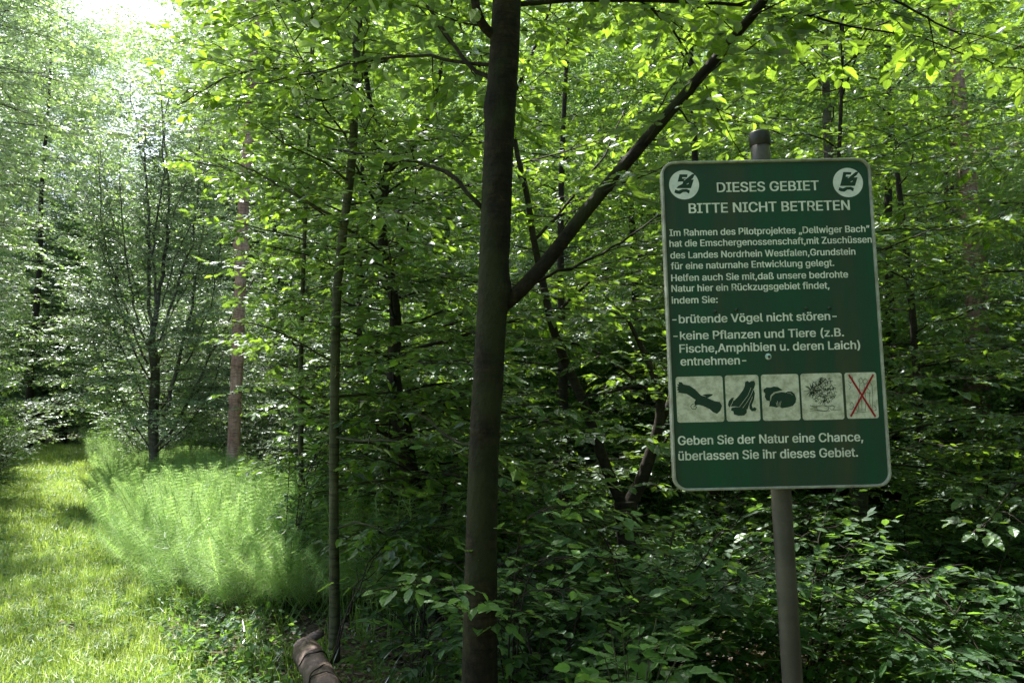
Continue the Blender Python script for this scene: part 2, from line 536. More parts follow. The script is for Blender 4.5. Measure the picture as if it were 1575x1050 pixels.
def grow_tree(name, base, trunk, radii, label, cat='tree', group=None, seed=1, bark='bark', leaf='leaf', leaf_size=0.09,
              limbs=(), n_br=30, z0=1.5, z1=None, blen=(1.8, 0.8), az=None, n_parts=0, sides=12, bumps=(), rise=0.12,
              proto='mid', sub_gap=0.2, keep=clear_space, lump=0.05, twig_draw=True, sub_len=0.75, parts_extra=None):
    """trunk: list of world points; limbs: explicit (points, r0, r1, leafy)"""
    rng = np.random.default_rng(seed)
    root = empty(name, base, label, cat, group)
    NS = 240 if len(bumps) else 60
    tr = smooth_line(trunk, NS)
    rr = np.interp(np.linspace(0, 1, NS), np.linspace(0, 1, len(radii)), radii)
    dz = (tr[-1, 2] - tr[0, 2]) / NS
    bumps = [(np.interp(zb, tr[:, 2], np.arange(NS)), an, amp, wz / dz, wa) for (zb, an, amp, wz, wa) in bumps]
    tb = Tubes(); tb.add(tr, rr, sides, lump, rng, bumps=bumps)
    link('trunk', tb.mesh('trunk', M[bark]), root)
    fol = Foliage(rng, leaf_size, keep)
    tw = Tubes()
    for (pts, r0, r1, leafy) in limbs:
        ln = smooth_line(pts, 22)
        if r0 < 0.045 and name in ('willow_tree',) or r0 < 0.02:
            wob = np.cumsum(rng.normal(0, 0.0035 * np.linalg.norm(ln[-1] - ln[0]) ** 1.3, ln.shape), axis=0); wob[0] = 0
            ln = ln + wob
        lb = Tubes(); lb.add(ln, np.linspace(r0, r1, 22), 12 if r0 > 0.015 else 6, lump * 0.35, rng)
        link('limb', lb.mesh('limb', M[bark]), root)
        if leafy:
            fol.branch(ln, tw, r0, sub_gap=sub_gap, sub_len=sub_len * leafy)
    zt = tr[:, 2]
    z1 = z1 or zt.max()
    gold = rng.uniform(0, 6.28)
    for i in range(n_br):
        f = (i + rng.uniform(0, 0.8)) / max(n_br, 1)
        z = z0 + (z1 - z0) * f
        p = np.array([np.interp(z, zt, tr[:, c]) for c in range(3)])
        gold += 2.4 + rng.normal(0, 0.3)
        A = gold if az is None else rng.uniform(*az)
        L = (blen[0] * (1 - f) + blen[1] * f) * rng.uniform(0.75, 1.2)
        up = rise + 0.5 * f * f + rng.normal(0, 0.06)
        k = 8
        q = np.linspace(0, L, k)
        dr = np.array([math.sin(A), math.cos(A), 0])
        hz = np.array([dr[1], -dr[0], 0])
        ln = p[None] + dr[None] * q[:, None] + hz[None] * (rng.normal(0, 0.1) * q * q)[:, None]
        ln[:, 2] += up * q - 0.10 * q * q
        ln[1:] += rng.normal(0, 0.018, (k - 1, 3))
        r0 = 0.005 + 0.0035 * L
        if keep is not None:
            ok = keep(ln)
            out_ = np.where(~ok[2:])[0]
            if len(out_): ln = ln[:out_[0] + 2]
            if len(ln) < 4: continue
        tw.add(ln, np.linspace(r0, 0.0025, len(ln)), 5, cap=False)
        fol.branch(ln, tw if twig_draw else None, r0, sub_gap=sub_gap, sub_len=sub_len, start=0.18)
    if tw.n:
        link('branch', tw.mesh('branch', M[bark]), root)['kind'] = 'stuff'
    make_crown(root, fol, leaf, n_parts, keep, proto)
    return root


def scatter(name, protos, pos, rot, scl, idx, label, cat, parent=None):
    """one 'stuff' object: instances of proto meshes on points"""
    col = bpy.data.collections.new(name + '_pieces')
    for i, me in enumerate(protos):
        o = bpy.data.objects.new('%s_piece_%02d' % (name, i), me)
        col.objects.link(o)
    me = bpy.data.meshes.new(name)
    me.vertices.add(len(pos))
    me.vertices.foreach_set('co', np.asarray(pos, np.float32).ravel())
    a = me.attributes.new('rot', 'FLOAT_VECTOR', 'POINT'); a.data.foreach_set('vector', np.asarray(rot, np.float32).ravel())
    a = me.attributes.new('scl', 'FLOAT', 'POINT'); a.data.foreach_set('value', np.asarray(scl, np.float32))
    a = me.attributes.new('idx', 'INT', 'POINT'); a.data.foreach_set('value', np.asarray(idx, np.int32))
    o = bpy.data.objects.new(name, me)
    C.objects.link(o)
    ng = bpy.data.node_groups.new(name, 'GeometryNodeTree')
    ng.interface.new_socket('Geometry', in_out='INPUT', socket_type='NodeSocketGeometry')
    ng.interface.new_socket('Geometry', in_out='OUTPUT', socket_type='NodeSocketGeometry')
    gi, go = ng.nodes.new('NodeGroupInput'), ng.nodes.new('NodeGroupOutput')
    ip = ng.nodes.new('GeometryNodeInstanceOnPoints')
    ci = ng.nodes.new('GeometryNodeCollectionInfo')
    ci.inputs['Collection'].default_value = col
    ci.inputs['Separate Children'].default_value = True
    ci.inputs['Reset Children'].default_value = True
    def att(nm, ty):
        n = ng.nodes.new('GeometryNodeInputNamedAttribute'); n.data_type = ty; n.inputs[0].default_value = nm
        return [s for s in n.outputs if s.enabled and s.name == 'Attribute'][0]
    L = ng.links
    L.new(gi.outputs[0], ip.inputs['Points'])
    L.new(ci.outputs[0], ip.inputs['Instance'])
    ip.inputs['Pick Instance'].default_value = True
    L.new(att('idx', 'INT'), ip.inputs['Instance Index'])
    L.new(att('rot', 'FLOAT_VECTOR'), ip.inputs['Rotation'])
    L.new(att('scl', 'FLOAT'), ip.inputs['Scale'])
    L.new(ip.outputs[0], go.inputs[0])
    md = o.modifiers.new('scatter', 'NODES'); md.node_group = ng
    tag(o, label, cat, kind='stuff')
    return o


# ------------------------------------------------------------------ lettering outlines of the sign (made first, while the scene is empty)
TEXT = [("DIESES GEBIET", 1102.8, 1259.7, 295.8, 15.2, 0.018), ("BITTE NICHT BETRETEN", 1059.4, 1307.2, 328.1, 15.4, 0.018),
        ("Im Rahmen des Pilotprojektes „Dellwiger Bach”", 1029.6, 1337.6, 363.2, 10.4, 0.018), ("hat die Emschergenossenschaft,mit Zuschüssen", 1029.6, 1341, 379.8, 10.4, 0.018),
        ("des Landes Nordrhein Westfalen,Grundstein", 1031, 1315.7, 397.7, 10.4, 0.018), ("für eine naturnahe Entwicklung gelegt.", 1031.8, 1283, 414.3, 10.4, 0.018),
        ("Helfen auch Sie mit,daß unsere bedrohte", 1032.3, 1304.4, 432.5, 10.4, 0.018), ("Natur hier ein Rückzugsgebiet findet,", 1032.6, 1275.7, 448.8, 10.4, 0.018),
        ("indem Sie:", 1033, 1103.9, 467, 10.4, 0.018), ("-brütende Vögel nicht stören-", 1034, 1287, 497.2, 12.6, 0.018),
        ("-keine Pflanzen und Tiere (z.B.", 1035.7, 1298, 522.5, 12.6, 0.018), ("Fische,Amphibien u. deren Laich)", 1045, 1323, 542.3, 12.6, 0.018),
        ("entnehmen-", 1046.6, 1147.9, 562, 12.6, 0.018), ("Geben Sie der Natur eine Chance,", 1042.7, 1327.7, 684, 13.2, 0.018), ("überlassen Sie ihr dieses Gebiet.", 1043.3, 1319.5, 707.6, 13.2, 0.018)]


import os
FONT = None
try:                                                                 # the grotesque that ships with Blender
    FONT = bpy.data.fonts.load(os.path.join(bpy.utils.system_resource('DATAFILES', path='fonts'), 'Inter.woff2'))
except Exception:
    FONT = None


def text_mesh(txt):
    cu = bpy.data.curves.new('lettering', 'FONT')
    cu.body = txt
    if FONT: cu.font = FONT
    cu.size = 1.0; cu.size = 1.0; cu.resolution_u = 3; cu.extrude = 0.0
    o = bpy.data.objects.new('lettering', cu); C.objects.link(o)
    bpy.context.view_layer.update()
    dg = bpy.context.evaluated_depsgraph_get()
    me = bpy.data.meshes.new_from_object(o.evaluated_get(dg))
    bpy.data.objects.remove(o)
    return me



def coords(me):
    co = np.zeros(len(me.vertices) * 3); me.vertices.foreach_get('co', co)
    return co.reshape(-1, 3)


CAPH = coords(text_mesh('H'))[:, 1].max()
LETTERS = {}
for row in TEXT:
    me = text_mesh(row[0]); c_ = coords(me)
    LETTERS[row[0]] = (c_, [list(p.vertices) for p in me.polygons], c_[:, 0].min(), c_[:, 0].max())

# ------------------------------------------------------------------ ground
def make_ground():
    xs = np.concatenate([np.linspace(-300, -42, 14), np.linspace(-40, 30, 240), np.linspace(33, 300, 14)])
    ys = np.concatenate([np.linspace(-150, -6, 10), np.linspace(-5, 50, 220), np.linspace(55, 400, 16)])
    X, Y = np.meshgrid(xs, ys)
    Z = ground_z(X, Y)
    V = np.stack([X, Y, Z], -1).reshape(-1, 3)
    nx, ny = len(xs), len(ys)
    i = (np.arange(ny - 1)[:, None] * nx + np.arange(nx - 1)[None]).ravel()
    F = np.stack([i, i + 1, i + nx + 1, i + nx], 1)
    m, nt, out = new_mat('woodland_floor')
    L = nt.links
    tc = N(nt, 'ShaderNodeTexCoord')
    n1 = N(nt, 'ShaderNodeTexNoise', in_Scale=1.2, in_Detail=8.0, in_Roughness=0.7); L.new(tc.outputs['Object'], n1.inputs['Vector'])
    n2 = N(nt, 'ShaderNodeTexVoronoi', in_Scale=28.0); L.new(tc.outputs['Object'], n2.inputs['Vector'])
    c1 = ramp(nt, n2.outputs['Color'], [(0.15, (0.022, 0.015, 0.010)), (0.5, (0.055, 0.036, 0.018)), (0.85, (0.11, 0.075, 0.05))])
    c2 = ramp(nt, n1.outputs[0], [(0.35, (0.03, 0.04, 0.015)), (0.6, (0.07, 0.05, 0.03))])
    mix = N(nt, 'ShaderNodeMix', data_type='RGBA', in_0=0.5); L.new(c1, mix.inputs[6]); L.new(c2, mix.inputs[7])
    # the grassy path
    sp = N(nt, 'ShaderNodeSeparateXYZ'); L.new(tc.outputs['Object'], sp.inputs[0])
    a = N(nt, 'ShaderNodeMath', operation='MULTIPLY_ADD', in_1=0.57, in_2=-0.7); L.new(sp.outputs[1], a.inputs[0])
    b = N(nt, 'ShaderNodeMath', operation='ADD'); L.new(sp.outputs[0], b.inputs[0]); L.new(a.outputs[0], b.inputs[1])
    n3 = N(nt, 'ShaderNodeTexNoise', in_Scale=1.6, in_Detail=5.0); L.new(tc.outputs['Object'], n3.inputs['Vector'])
    w = N(nt, 'ShaderNodeMath', operation='MULTIPLY_ADD', in_1=1.2); L.new(n3.outputs[0], w.inputs[0]); L.new(b.outputs[0], w.inputs[2])
    f = N(nt, 'ShaderNodeMapRange'); L.new(w.outputs[0], f.inputs[0])
    f.inputs['From Min'].default_value = 0.9; f.inputs['From Max'].default_value = 0.3
    g = ramp(nt, n1.outputs[0], [(0.35, (0.08, 0.12, 0.03)), (0.65, (0.13, 0.15, 0.055))])
    mix2 = N(nt, 'ShaderNodeMix', data_type='RGBA'); L.new(f.outputs[0], mix2.inputs[0]); L.new(mix.outputs[2], mix2.inputs[6]); L.new(g, mix2.inputs[7])
    bs = N(nt, 'ShaderNodeBsdfPrincipled', in_Roughness=0.95); L.new(mix2.outputs[2], bs.inputs['Base Color'])
    bp = N(nt, 'ShaderNodeBump', in_Strength=0.8, in_Distance=0.03); L.new(n2.outputs['Distance'], bp.inputs['Height']); L.new(bp.outputs[0], bs.inputs['Normal'])
    L.new(bs.outputs[0], out.inputs[0])
    o = link('ground', mesh_np('ground', V, F, m, True))
    tag(o, kind='structure')


make_ground()


# ------------------------------------------------------------------ the trees in front
def T(lst, Y):
    return [P(x, y, Y if np.isscalar(Y) else Y[i]) for i, (x, y) in enumerate(lst)]


def down(pt, z=-0.1, dx=0.0, dy=0.0):
    return np.array([pt[0] + dx, pt[1] + dy, z])


def px_r(w, Y):
    return 0.5 * w * Y / FPX


# main tree with the long rising limb
Y0 = 3.3
tl = T([(738, 1050), (739, 900), (743, 700), (752, 560), (757, 460), (762, 350), (768, 200), (775, 100), (780, 0)], Y0)
tl = [down(tl[0], -0.1), down(tl[0], 0.2)] + tl + [tl[-1] + np.array([0.03, 0.05, 0.8]), tl[-1] + np.array([0.02, 0.12, 2.2]), tl[-1] + np.array([0.08, 0.2, 4.0])]
limb1 = T([(762, 480), (800, 448), (840, 405), (900, 325), (985, 225), (1060, 138), (1120, 68), (1178, 0)], Y0)
d1 = limb1[-1] - limb1[-2]
limb1 += [limb1[-1] + d1 * 1.5 + np.array([0, 0.05, 0.1]), limb1[-1] + d1 * 3.5 + np.array([0, 0.2, 0.3])]
r = px_r(47, Y0)
main_limbs = [
    (limb1, px_r(24, Y0), 0.011, 1.0),
    (T([(776, 62), (752, 52), (734, 25), (727, -20), (730, -110)], [3.3, 3.28, 3.22, 3.2, 3.2]), px_r(17, Y0), 0.012, 0.8),
    (T([(742, 320), (722, 292), (706, 272), (670, 252), (600, 238), (520, 225)], [3.3, 3.3, 3.32, 3.4, 3.6, 3.8]), 0.011, 0.004, 0.8),
    (T([(768, 125), (735, 115), (708, 92), (680, 45), (645, 0), (600, -40)], [3.3, 3.35, 3.4, 3.5, 3.6, 3.7]), 0.012, 0.004, 0.8),
    (T([(765, 100), (700, 95), (600, 98), (520, 120), (455, 126), (380, 150)], [3.3, 3.5, 3.7, 3.9, 4.1, 4.3]), 0.009, 0.003, 0.9),
    (T([(800, 448), (880, 420), (940, 400), (1000, 350), (1035, 325), (1100, 300)], [3.4, 3.6, 3.8, 4.0, 4.1, 4.2]), 0.009, 0.003, 0.8),
    (T([(748, 690), (700, 700), (640, 640), (560, 640)], [3.35, 3.9, 4.3, 4.6]), 0.008, 0.003, 0.6),
    (T([(905, 322), (960, 270), (1000, 190), (1040, 130)], [3.3, 3.5, 3.8, 4.0]), 0.007, 0.003, 0.6),
    (T([(776, 20), (850, -20), (960, -40), (1100, -45), (1250, -35)], [3.3, 3.4, 3.5, 3.4, 3.3]), 0.008, 0.002, 1.0),
    (T([(1170, 5), (1250, -25), (1330, -20), (1400, 20), (1470, 60)], [3.3, 3.2, 3.1, 3.1, 3.1]), 0.009, 0.003, 1.0),
    (T([(776, -30), (650, -90), (480, -90), (330, -50), (220, -10)], [3.3, 3.2, 3.2, 3.2, 3.3]), 0.010, 0.003, 1.0),
]
bm_ = [(1.53, 1.4, 0.010, 0.035, 0.45), (1.49, 1.4, -0.006, 0.012, 0.3), (1.62, 1.4, 0.004, 0.01, 0.9), (0.93, 1.2, 0.009, 0.03, 0.5), (0.97, 1.6, 0.004, 0.012, 1.2), (2.62, 1.75, 0.010, 0.05, 0.4), (2.55, 1.75, -0.006, 0.02, 0.25), (2.13, 2.9, 0.022, 0.07, 0.8), (2.95, 0.2, 0.012, 0.06, 0.6), (1.2, 2.0, 0.005, 0.02, 0.5), (1.85, 1.1, 0.005, 0.015, 0.8), (1.30, 1.5, 0.003, 0.008, 1.5), (1.75, 1.7, 0.003, 0.007, 1.4)]
grow_tree('hornbeam_tree', (tl[0][0], Y0, 0), tl, [r * 1.5, r * 1.15] + [r] * 9 + [r * 0.8, r * 0.55, r * 0.2],
          'straight dark brown trunk beside the green sign, one thick limb slanting up behind the sign', seed=11,
          limbs=main_limbs, n_br=34, z0=3.35, z1=7.0, sub_gap=0.17, blen=(2.3, 1.0), n_parts=300, sides=28, bumps=bm_, lump=0.025, bark='bark')

# slim greenish pole tree
Y1 = 5.4
tl = T([(515, 940), (513, 800), (514, 650), (516, 520), (519, 430), (530, 340), (542, 250), (547, 130), (549, 0)], Y1)
tl = [down(tl[0])] + tl + [tl[-1] + np.array([0.0, 0.1, 1.6])]
grow_tree('slim_tree', (tl[0][0], Y1, 0), tl, [0.042, 0.035, 0.034, 0.033, 0.033, 0.031, 0.029, 0.026, 0.023, 0.019, 0.01],
          'slim greenish pole-like stem standing alone between the horsetails and the forked dark tree', seed=12, bark='bark_green',
          n_br=46, z0=0.8, z1=6.6, blen=(1.6, 0.9), n_parts=260, sub_gap=0.16, limbs=[
              (T([(548, 130), (500, 160), (460, 140)], [5.4, 5.3, 5.2]), 0.012, 0.006, 0.5),
              (T([(530, 345), (470, 310), (400, 270), (330, 240)], [5.4, 5.2, 5.1, 5.0]), 0.012, 0.004, 1.0),
              (T([(545, 140), (460, 100), (380, 100), (280, 160)], [5.4, 5.3, 5.2, 5.2]), 0.012, 0.004, 1.0),
              (T([(516, 560), (450, 520), (400, 500), (360, 495)], [5.4, 5.2, 5.0, 4.9]), 0.009, 0.003, 0.9)])

# dark forked tree
Y2 = 6.3
tl = T([(655, 920), (645, 820), (632, 740), (620, 660), (608, 610), (603, 560), (610, 500), (603, 440), (592, 395), (585, 340), (590, 290), (600, 250)], Y2)
tl = [down(tl[0])] + tl
w = [0.10, 0.09, 0.085, 0.08, 0.075, 0.072, 0.062, 0.055, 0.05, 0.045, 0.042, 0.042, 0.03]
grow_tree('forked_tree', (tl[0][0], Y2, 0), tl, w, 'crooked blackish trunk behind the slim pole tree, forking high up into two', seed=13, bark='bark_dark',
          n_br=44, z0=0.6, z1=3.6, blen=(2.0, 1.8), n_parts=200, sub_gap=0.16, lump=0.09, limbs=[
              (T([(600, 262), (585, 230), (572, 170), (560, 100), (548, -40)], Y2), 0.03, 0.012, 1.0),
              (T([(598, 262), (622, 238), (650, 215), (668, 150), (690, 60), (700, -60)], Y2), 0.028, 0.01, 1.0),
              (T([(603, 560), (640, 535), (680, 525), (730, 510), (800, 490)], [6.3, 6.1, 6.0, 5.9, 5.8]), 0.02, 0.006, 1.0),
              (T([(612, 625), (635, 605), (670, 620), (740, 630), (830, 640)], [6.3, 6.1, 6.0, 5.9, 5.8]), 0.022, 0.006, 0.9),
              (T([(618, 680), (560, 650), (500, 640), (440, 600)], [6.3, 6.1, 6.0, 5.9]), 0.02, 0.006, 0.9),
              (T([(625, 690), (670, 680), (710, 705), (760, 700)], [6.3, 6.1, 6.0, 5.9]), 0.016, 0.005, 0.7),
              (T([(640, 790), (600, 770), (597, 720), (600, 640)], [6.3, 6.2, 6.2, 6.2]), 0.02, 0.006, 0.5)])

# dark stem that splits low down
Y3 = 6.0
tl = T([(975, 930), (968, 850), (962, 770)], Y3)
tl = [down(tl[0])] + tl
grow_tree('split_tree', (tl[0][0], Y3, 0), tl, [0.11, 0.10, 0.09, 0.085], 'black trunk splitting low down into a wide V just before the sign', seed=14,
          bark='bark_dark', n_br=0, lump=0.09, n_parts=200, limbs=[
              (T([(962, 785), (940, 740), (915, 670), (895, 610), (868, 555), (845, 490), (835, 430), (820, 370), (812, 300), (790, 220), (788, 150)], Y3), 0.045, 0.016, 0),
              (T([(962, 785), (985, 745), (1003, 690), (1018, 640), (1012, 590), (985, 530), (960, 480)], Y3), 0.06, 0.012, 0.8),
              (T([(1014, 650), (1040, 600), (1060, 540), (1120, 480), (1160, 380)], [6, 6.1, 6.2, 6.4, 6.6]), 0.035, 0.012, 1.0),
              (T([(1008, 610), (960, 570), (900, 530), (860, 520)], [6, 5.9, 5.8, 5.7]), 0.016, 0.005, 0.8),
              (T([(895, 610), (960, 600), (1040, 570)], [6, 5.7, 5.5]), 0.014, 0.005, 0.8),
              (T([(845, 490), (900, 440), (950, 400), (1010, 390)], [6, 5.8, 5.7, 5.6]), 0.014, 0.005, 1.0),
              (T([(820, 370), (870, 320), (930, 250), (960, 180)], [6, 6.2, 6.4, 6.6]), 0.014, 0.005, 1.0),
              (T([(812, 300), (780, 240), (700, 200), (640, 190)], [6, 6.2, 6.4, 6.6]), 0.012, 0.005, 1.0),
              (T([(788, 150), (830, 60), (860, -40)], [6, 6.1, 6.2]), 0.016, 0.008, 1.0),
              (T([(790, 180), (720, 80), (690, 0)], [6, 5.8, 5.7]), 0.014, 0.006, 1.0),
              (T([(915, 670), (860, 640), (800, 660)], [6, 5.6, 5.2]), 0.012, 0.005, 0.8)])

# thick dark stump of a trunk low behind the main tree
Y4 = 5.6
tl = T([(676, 1010), (672, 940), (668, 890), (672, 840), (682, 780), (690, 720)], [5.6, 5.6, 5.65, 5.7, 5.8, 5.9])
tl = [down(tl[0])] + tl
grow_tree('leaning_tree', (tl[0][0], Y4, 0), tl, [0.1, 0.085, 0.078, 0.065, 0.04, 0.02, 0.008], 'short thick black trunk low down just beside the dark straight trunk, thinning upward', seed=15,
          bark='bark_dark', n_br=12, z0=0.5, z1=1.25, blen=(1.6, 1.0), n_parts=120, lump=0.07)

# right hand trees behind the sign
def simple_tree(name, base_px, Y, top_h, r0, label, seed, **kw):
    b = P(base_px[0], base_px[1], Y)
    rg = np.random.default_rng(seed)
    x, z = b[0], 0
    lean = kw.pop('lean', 0.02)
    pts = [np.array([x + lean * h + 0.05 * math.sin(h * 0.9 + seed), Y + 0.05 * math.sin(h * 0.7 + seed * 2), h]) for h in np.linspace(-0.1, top_h, 9)]
    return grow_tree(name, (x, Y, 0), pts, np.linspace(r0, r0 * 0.25, 9), label, seed=seed, **kw)


simple_tree('beech_tree', (1322, 800), 7.6, 7.0, 0.085, 'pale brown trunk showing just below the sign, beside a thin black stem', 21, bark='bark_grey', n_br=34, z0=1.0, blen=(2.2, 1.0), n_parts=150, lean=-0.03)
simple_tree('beech_tree', (1295, 900), 6.6, 6.0, 0.035, 'thin black stem next to the pale brown trunk below the sign', 22, bark='bark_dark', n_br=28, z0=0.6, blen=(1.7, 0.9), n_parts=120, lean=0.03)
simple_tree('beech_tree', (1690, 900), 6.0, 6.5, 0.05, 'leafy tree at the edge of the picture beyond the sign', 23, bark='bark_dark', n_br=34, z0=0.5, blen=(2.3, 1.0), n_parts=200, lean=0.05)
simple_tree('beech_tree', (1420, 800), 9.5, 7.5, 0.06, 'slender dark tree in the shade well behind the sign post', 24, bark='bark_dark', n_br=38, z0=0.6, blen=(2.4, 1.0), lean=-0.02)
simple_tree('beech_tree', (1100, 800), 8.8, 7.5, 0.07, 'dark tree directly behind the sign with low level branches', 25, bark='bark_dark', n_br=40, z0=0.6, blen=(2.5, 1.0), lean=-0.02)
simple_tree('beech_tree', (860, 800), 9.8, 7.5, 0.07, 'dark tree seen between the dark straight trunk and the split black stem', 26, bark='bark_dark', n_br=40, z0=0.6, blen=(2.5, 1.0), lean=0.02)
simple_tree('beech_tree', (560, 800), 9.3, 7.0, 0.05, 'leafy young tree behind the slim pole tree', 27, bark='bark_dark', n_br=48, z0=0.6, blen=(2.1, 1.0), lean=-0.02)
simple_tree('beech_tree', (470, 800), 7.0, 6.2, 0.03, 'leafy sapling rising beside the horsetails', 28, bark='bark_green', n_br=46, z0=0.5, blen=(1.7, 0.9), lean=-0.02, n_parts=150)
big = simple_tree('thick_tree', (1505, 600), 14.0, 12.0, 0.24, 'thick reddish brown trunk far behind the sign, half hidden by leaves', 29, bark='bark_pink', n_br=30, z0=4.5, blen=(3.2, 2.0), lean=0.0, proto='far', leaf='leaf_pale')

# ------------------------------------------------------------------ shrubs and saplings
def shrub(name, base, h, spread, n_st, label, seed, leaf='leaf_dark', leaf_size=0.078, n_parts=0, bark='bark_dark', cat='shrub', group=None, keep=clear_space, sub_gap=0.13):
    if name == 'shrub': n_st = int(n_st * 1.9)
    rng = np.random.default_rng(seed)
    root = empty(name, base, label, cat, group)
    fol, tw = Foliage(rng, leaf_size, keep), Tubes()
    b = np.array(base, float)
    for i in range(n_st):
        A = i * 2.4 + rng.uniform(0, 0.8)
        tip = b + np.array([math.sin(A), math.cos(A), 0]) * spread * rng.uniform(0.5, 1.1) + np.array([0, 0, h * rng.uniform(0.55, 1.05)])
        mid = b + (tip - b) * 0.45 + np.array([0, 0, h * 0.2])
        ln = smooth_line([b + np.array([0, 0, -0.05]), mid, tip], 10)
        ln[1:] += rng.normal(0, 0.012, (9, 3))
        if keep is not None and not keep(ln[5:]).all(): continue
        tw.add(ln, np.linspace(0.007, 0.0025, 10), 5, cap=False)
        fol.branch(ln, tw, 0.01, sub_gap=sub_gap, sub_len=0.55, start=0.25)
    link('stem', tw.mesh('stem', M[bark]), root)
    make_crown(root, fol, leaf, n_parts, keep)
    return root


shrub('shrub', (0.75, 4.4, 0), 1.1, 0.85, 9, 'leafy shrub filling the ground between the dark straight trunk and the sign post', 41, n_parts=250)
shrub('shrub', (1.75, 4.8, 0), 1.0, 0.9, 9, 'dark green shrub low behind the sign post', 42, n_parts=250)
shrub('shrub', (2.9, 4.9, 0), 0.8, 0.9, 8, 'spreading shrub in the lower corner beyond the sign post', 43, n_parts=200)
shrub('shrub', (-0.55, 4.7, 0), 0.9, 0.7, 8, 'leafy shrub at the foot of the short thick black trunk', 44, n_parts=200)
shrub('shrub', (-1.15, 4.9, 0), 1.2, 0.6, 7, 'leafy shrub hanging over the fallen log', 45, n_parts=200)
shrub('shrub', (1.4, 6.9, 0), 0.9, 1.1, 10, 'taller shrub under the split black stem', 46, n_parts=100)
shrub('shrub', (3.4, 7.0, 0), 1.0, 1.2, 10, 'shaded shrub beside the pale brown trunk', 47, n_parts=100)
shrub('shrub', (-0.1, 7.2, 0), 0.9, 1.0, 10, 'shaded shrub behind the crooked blackish trunk', 48, n_parts=50)
shrub('shrub', (5.2, 8.6, 0), 1.8, 1.4, 11, 'broad shrub in the shade at the picture edge', 49)
shrub('shrub', (2.5, 3.9, 0), 0.75, 0.8, 9, 'low shrub in the bottom corner close to the sign post foot', 51, n_parts=200)
shrub('shrub', (0.2, 3.95, 0), 0.8, 0.6, 8, 'low shrub right at the foot of the dark straight trunk', 52, n_parts=150)
shrub('shrub', (-0.6, 6.9, 0), 0.9, 0.9, 8, 'leafy shrub between the slim pole stem and the crooked trunk', 53, n_parts=100)
shrub('shrub', (-1.9, 6.6, 0), 1.5, 0.6, 8, 'leafy shrub where the horsetails meet the trees', 54, n_parts=100)
shrub('shrub', (2.2, 6.6, 0), 0.9, 1.0, 10, 'shaded shrub showing just past the sign post', 55, n_parts=100)
shrub('shrub', (4.3, 6.2, 0), 0.95, 1.0, 10, 'shaded shrub at the edge of the picture beyond the pale brown trunk', 56, n_parts=100)
shrub('shrub', (2.3, 9.2, 0), 1.8, 1.4, 11, 'broad shrub behind the taller shrub', 50)

# small foreground sapling with big pale green leaves, and the level spray in front of the trunk
sap = empty('sapling', (0.42, 2.9, 0), 'small fresh green sapling with broad leaves at the bottom edge before the trunk', 'sapling')
rng = np.random.default_rng(61)
fol, tw = Foliage(rng, 0.092), Tubes()
for (x, y, yy) in [(985, 955, 2.95), (940, 970, 2.9), (1030, 985, 2.85), (1000, 1015, 2.75), (955, 935, 3.0), (965, 1005, 2.8), (1010, 950, 3.05), (930, 1010, 2.7), (1040, 1015, 2.65), (1000, 1050, 2.6), (960, 1050, 2.6)]:
    e = P(x, y, yy)
    ln = smooth_line([np.array([0.42, 2.9, -0.05]), np.array([0.44, 2.9, 0.3]), (e + np.array([0.43, 2.9, 0.4])) / 2, e], 9)
    tw.add(ln, np.linspace(0.005, 0.002, 9), 5, cap=False)
    dr = e - ln[-3]
    fol.shoots(np.array([ln[-4], ln[-2], ln[-3], ln[-2]]), np.array([dr * [1, 1, .2], dr * [1, 1, .1] + [0.1, -.05, 0], dr * [1, 1, .1] + [-0.1, -.05, 0.0], dr * [1, 1, .2] + [0, -.1, 0]]), np.array([0.25, 0.22, 0.22, 0.2]), tw, gap=0.045, flat=0.22)
link('stem', tw.mesh('stem', M['bark_green']), sap)
make_crown(sap, fol, 'leaf_fresh_lit', 170, None)

spr = empty('sapling', (0.12, 3.0, 0), 'young hornbeam whose level leafy sprays cross the foot of the dark straight trunk', 'sapling')
fol, tw = Foliage(rng, 0.07), Tubes()
b0 = np.array([0.0, 3.75, -0.05])
for pts in ([b0, P(770, 960, 3.6), P(700, 890, 3.1), P(640, 895, 3.0), P(590, 905, 3.0)],
            [b0, P(780, 960, 3.6), P(800, 905, 3.1), P(870, 905, 3.0), P(960, 920, 3.0)],
            [b0, P(790, 900, 3.6), P(800, 800, 3.2), P(850, 770, 3.1), P(960, 790, 3.1)],
            [b0, P(800, 880, 3.7), P(860, 850, 3.5), P(960, 860, 3.5)]):
    ln = smooth_line(pts, 14)
    tw.add(ln, np.linspace(0.006, 0.002, 14), 5, cap=False)
    fol.branch(ln[6:], tw, 0.006, sub_gap=0.10, sub_len=0.28, start=0.05, twig_gap=0.07, twig_len=0.14)
link('stem', tw.mesh('stem', M['bark_dark']), spr)
make_crown(spr, fol, 'leaf_fresh_lit', 300, None)


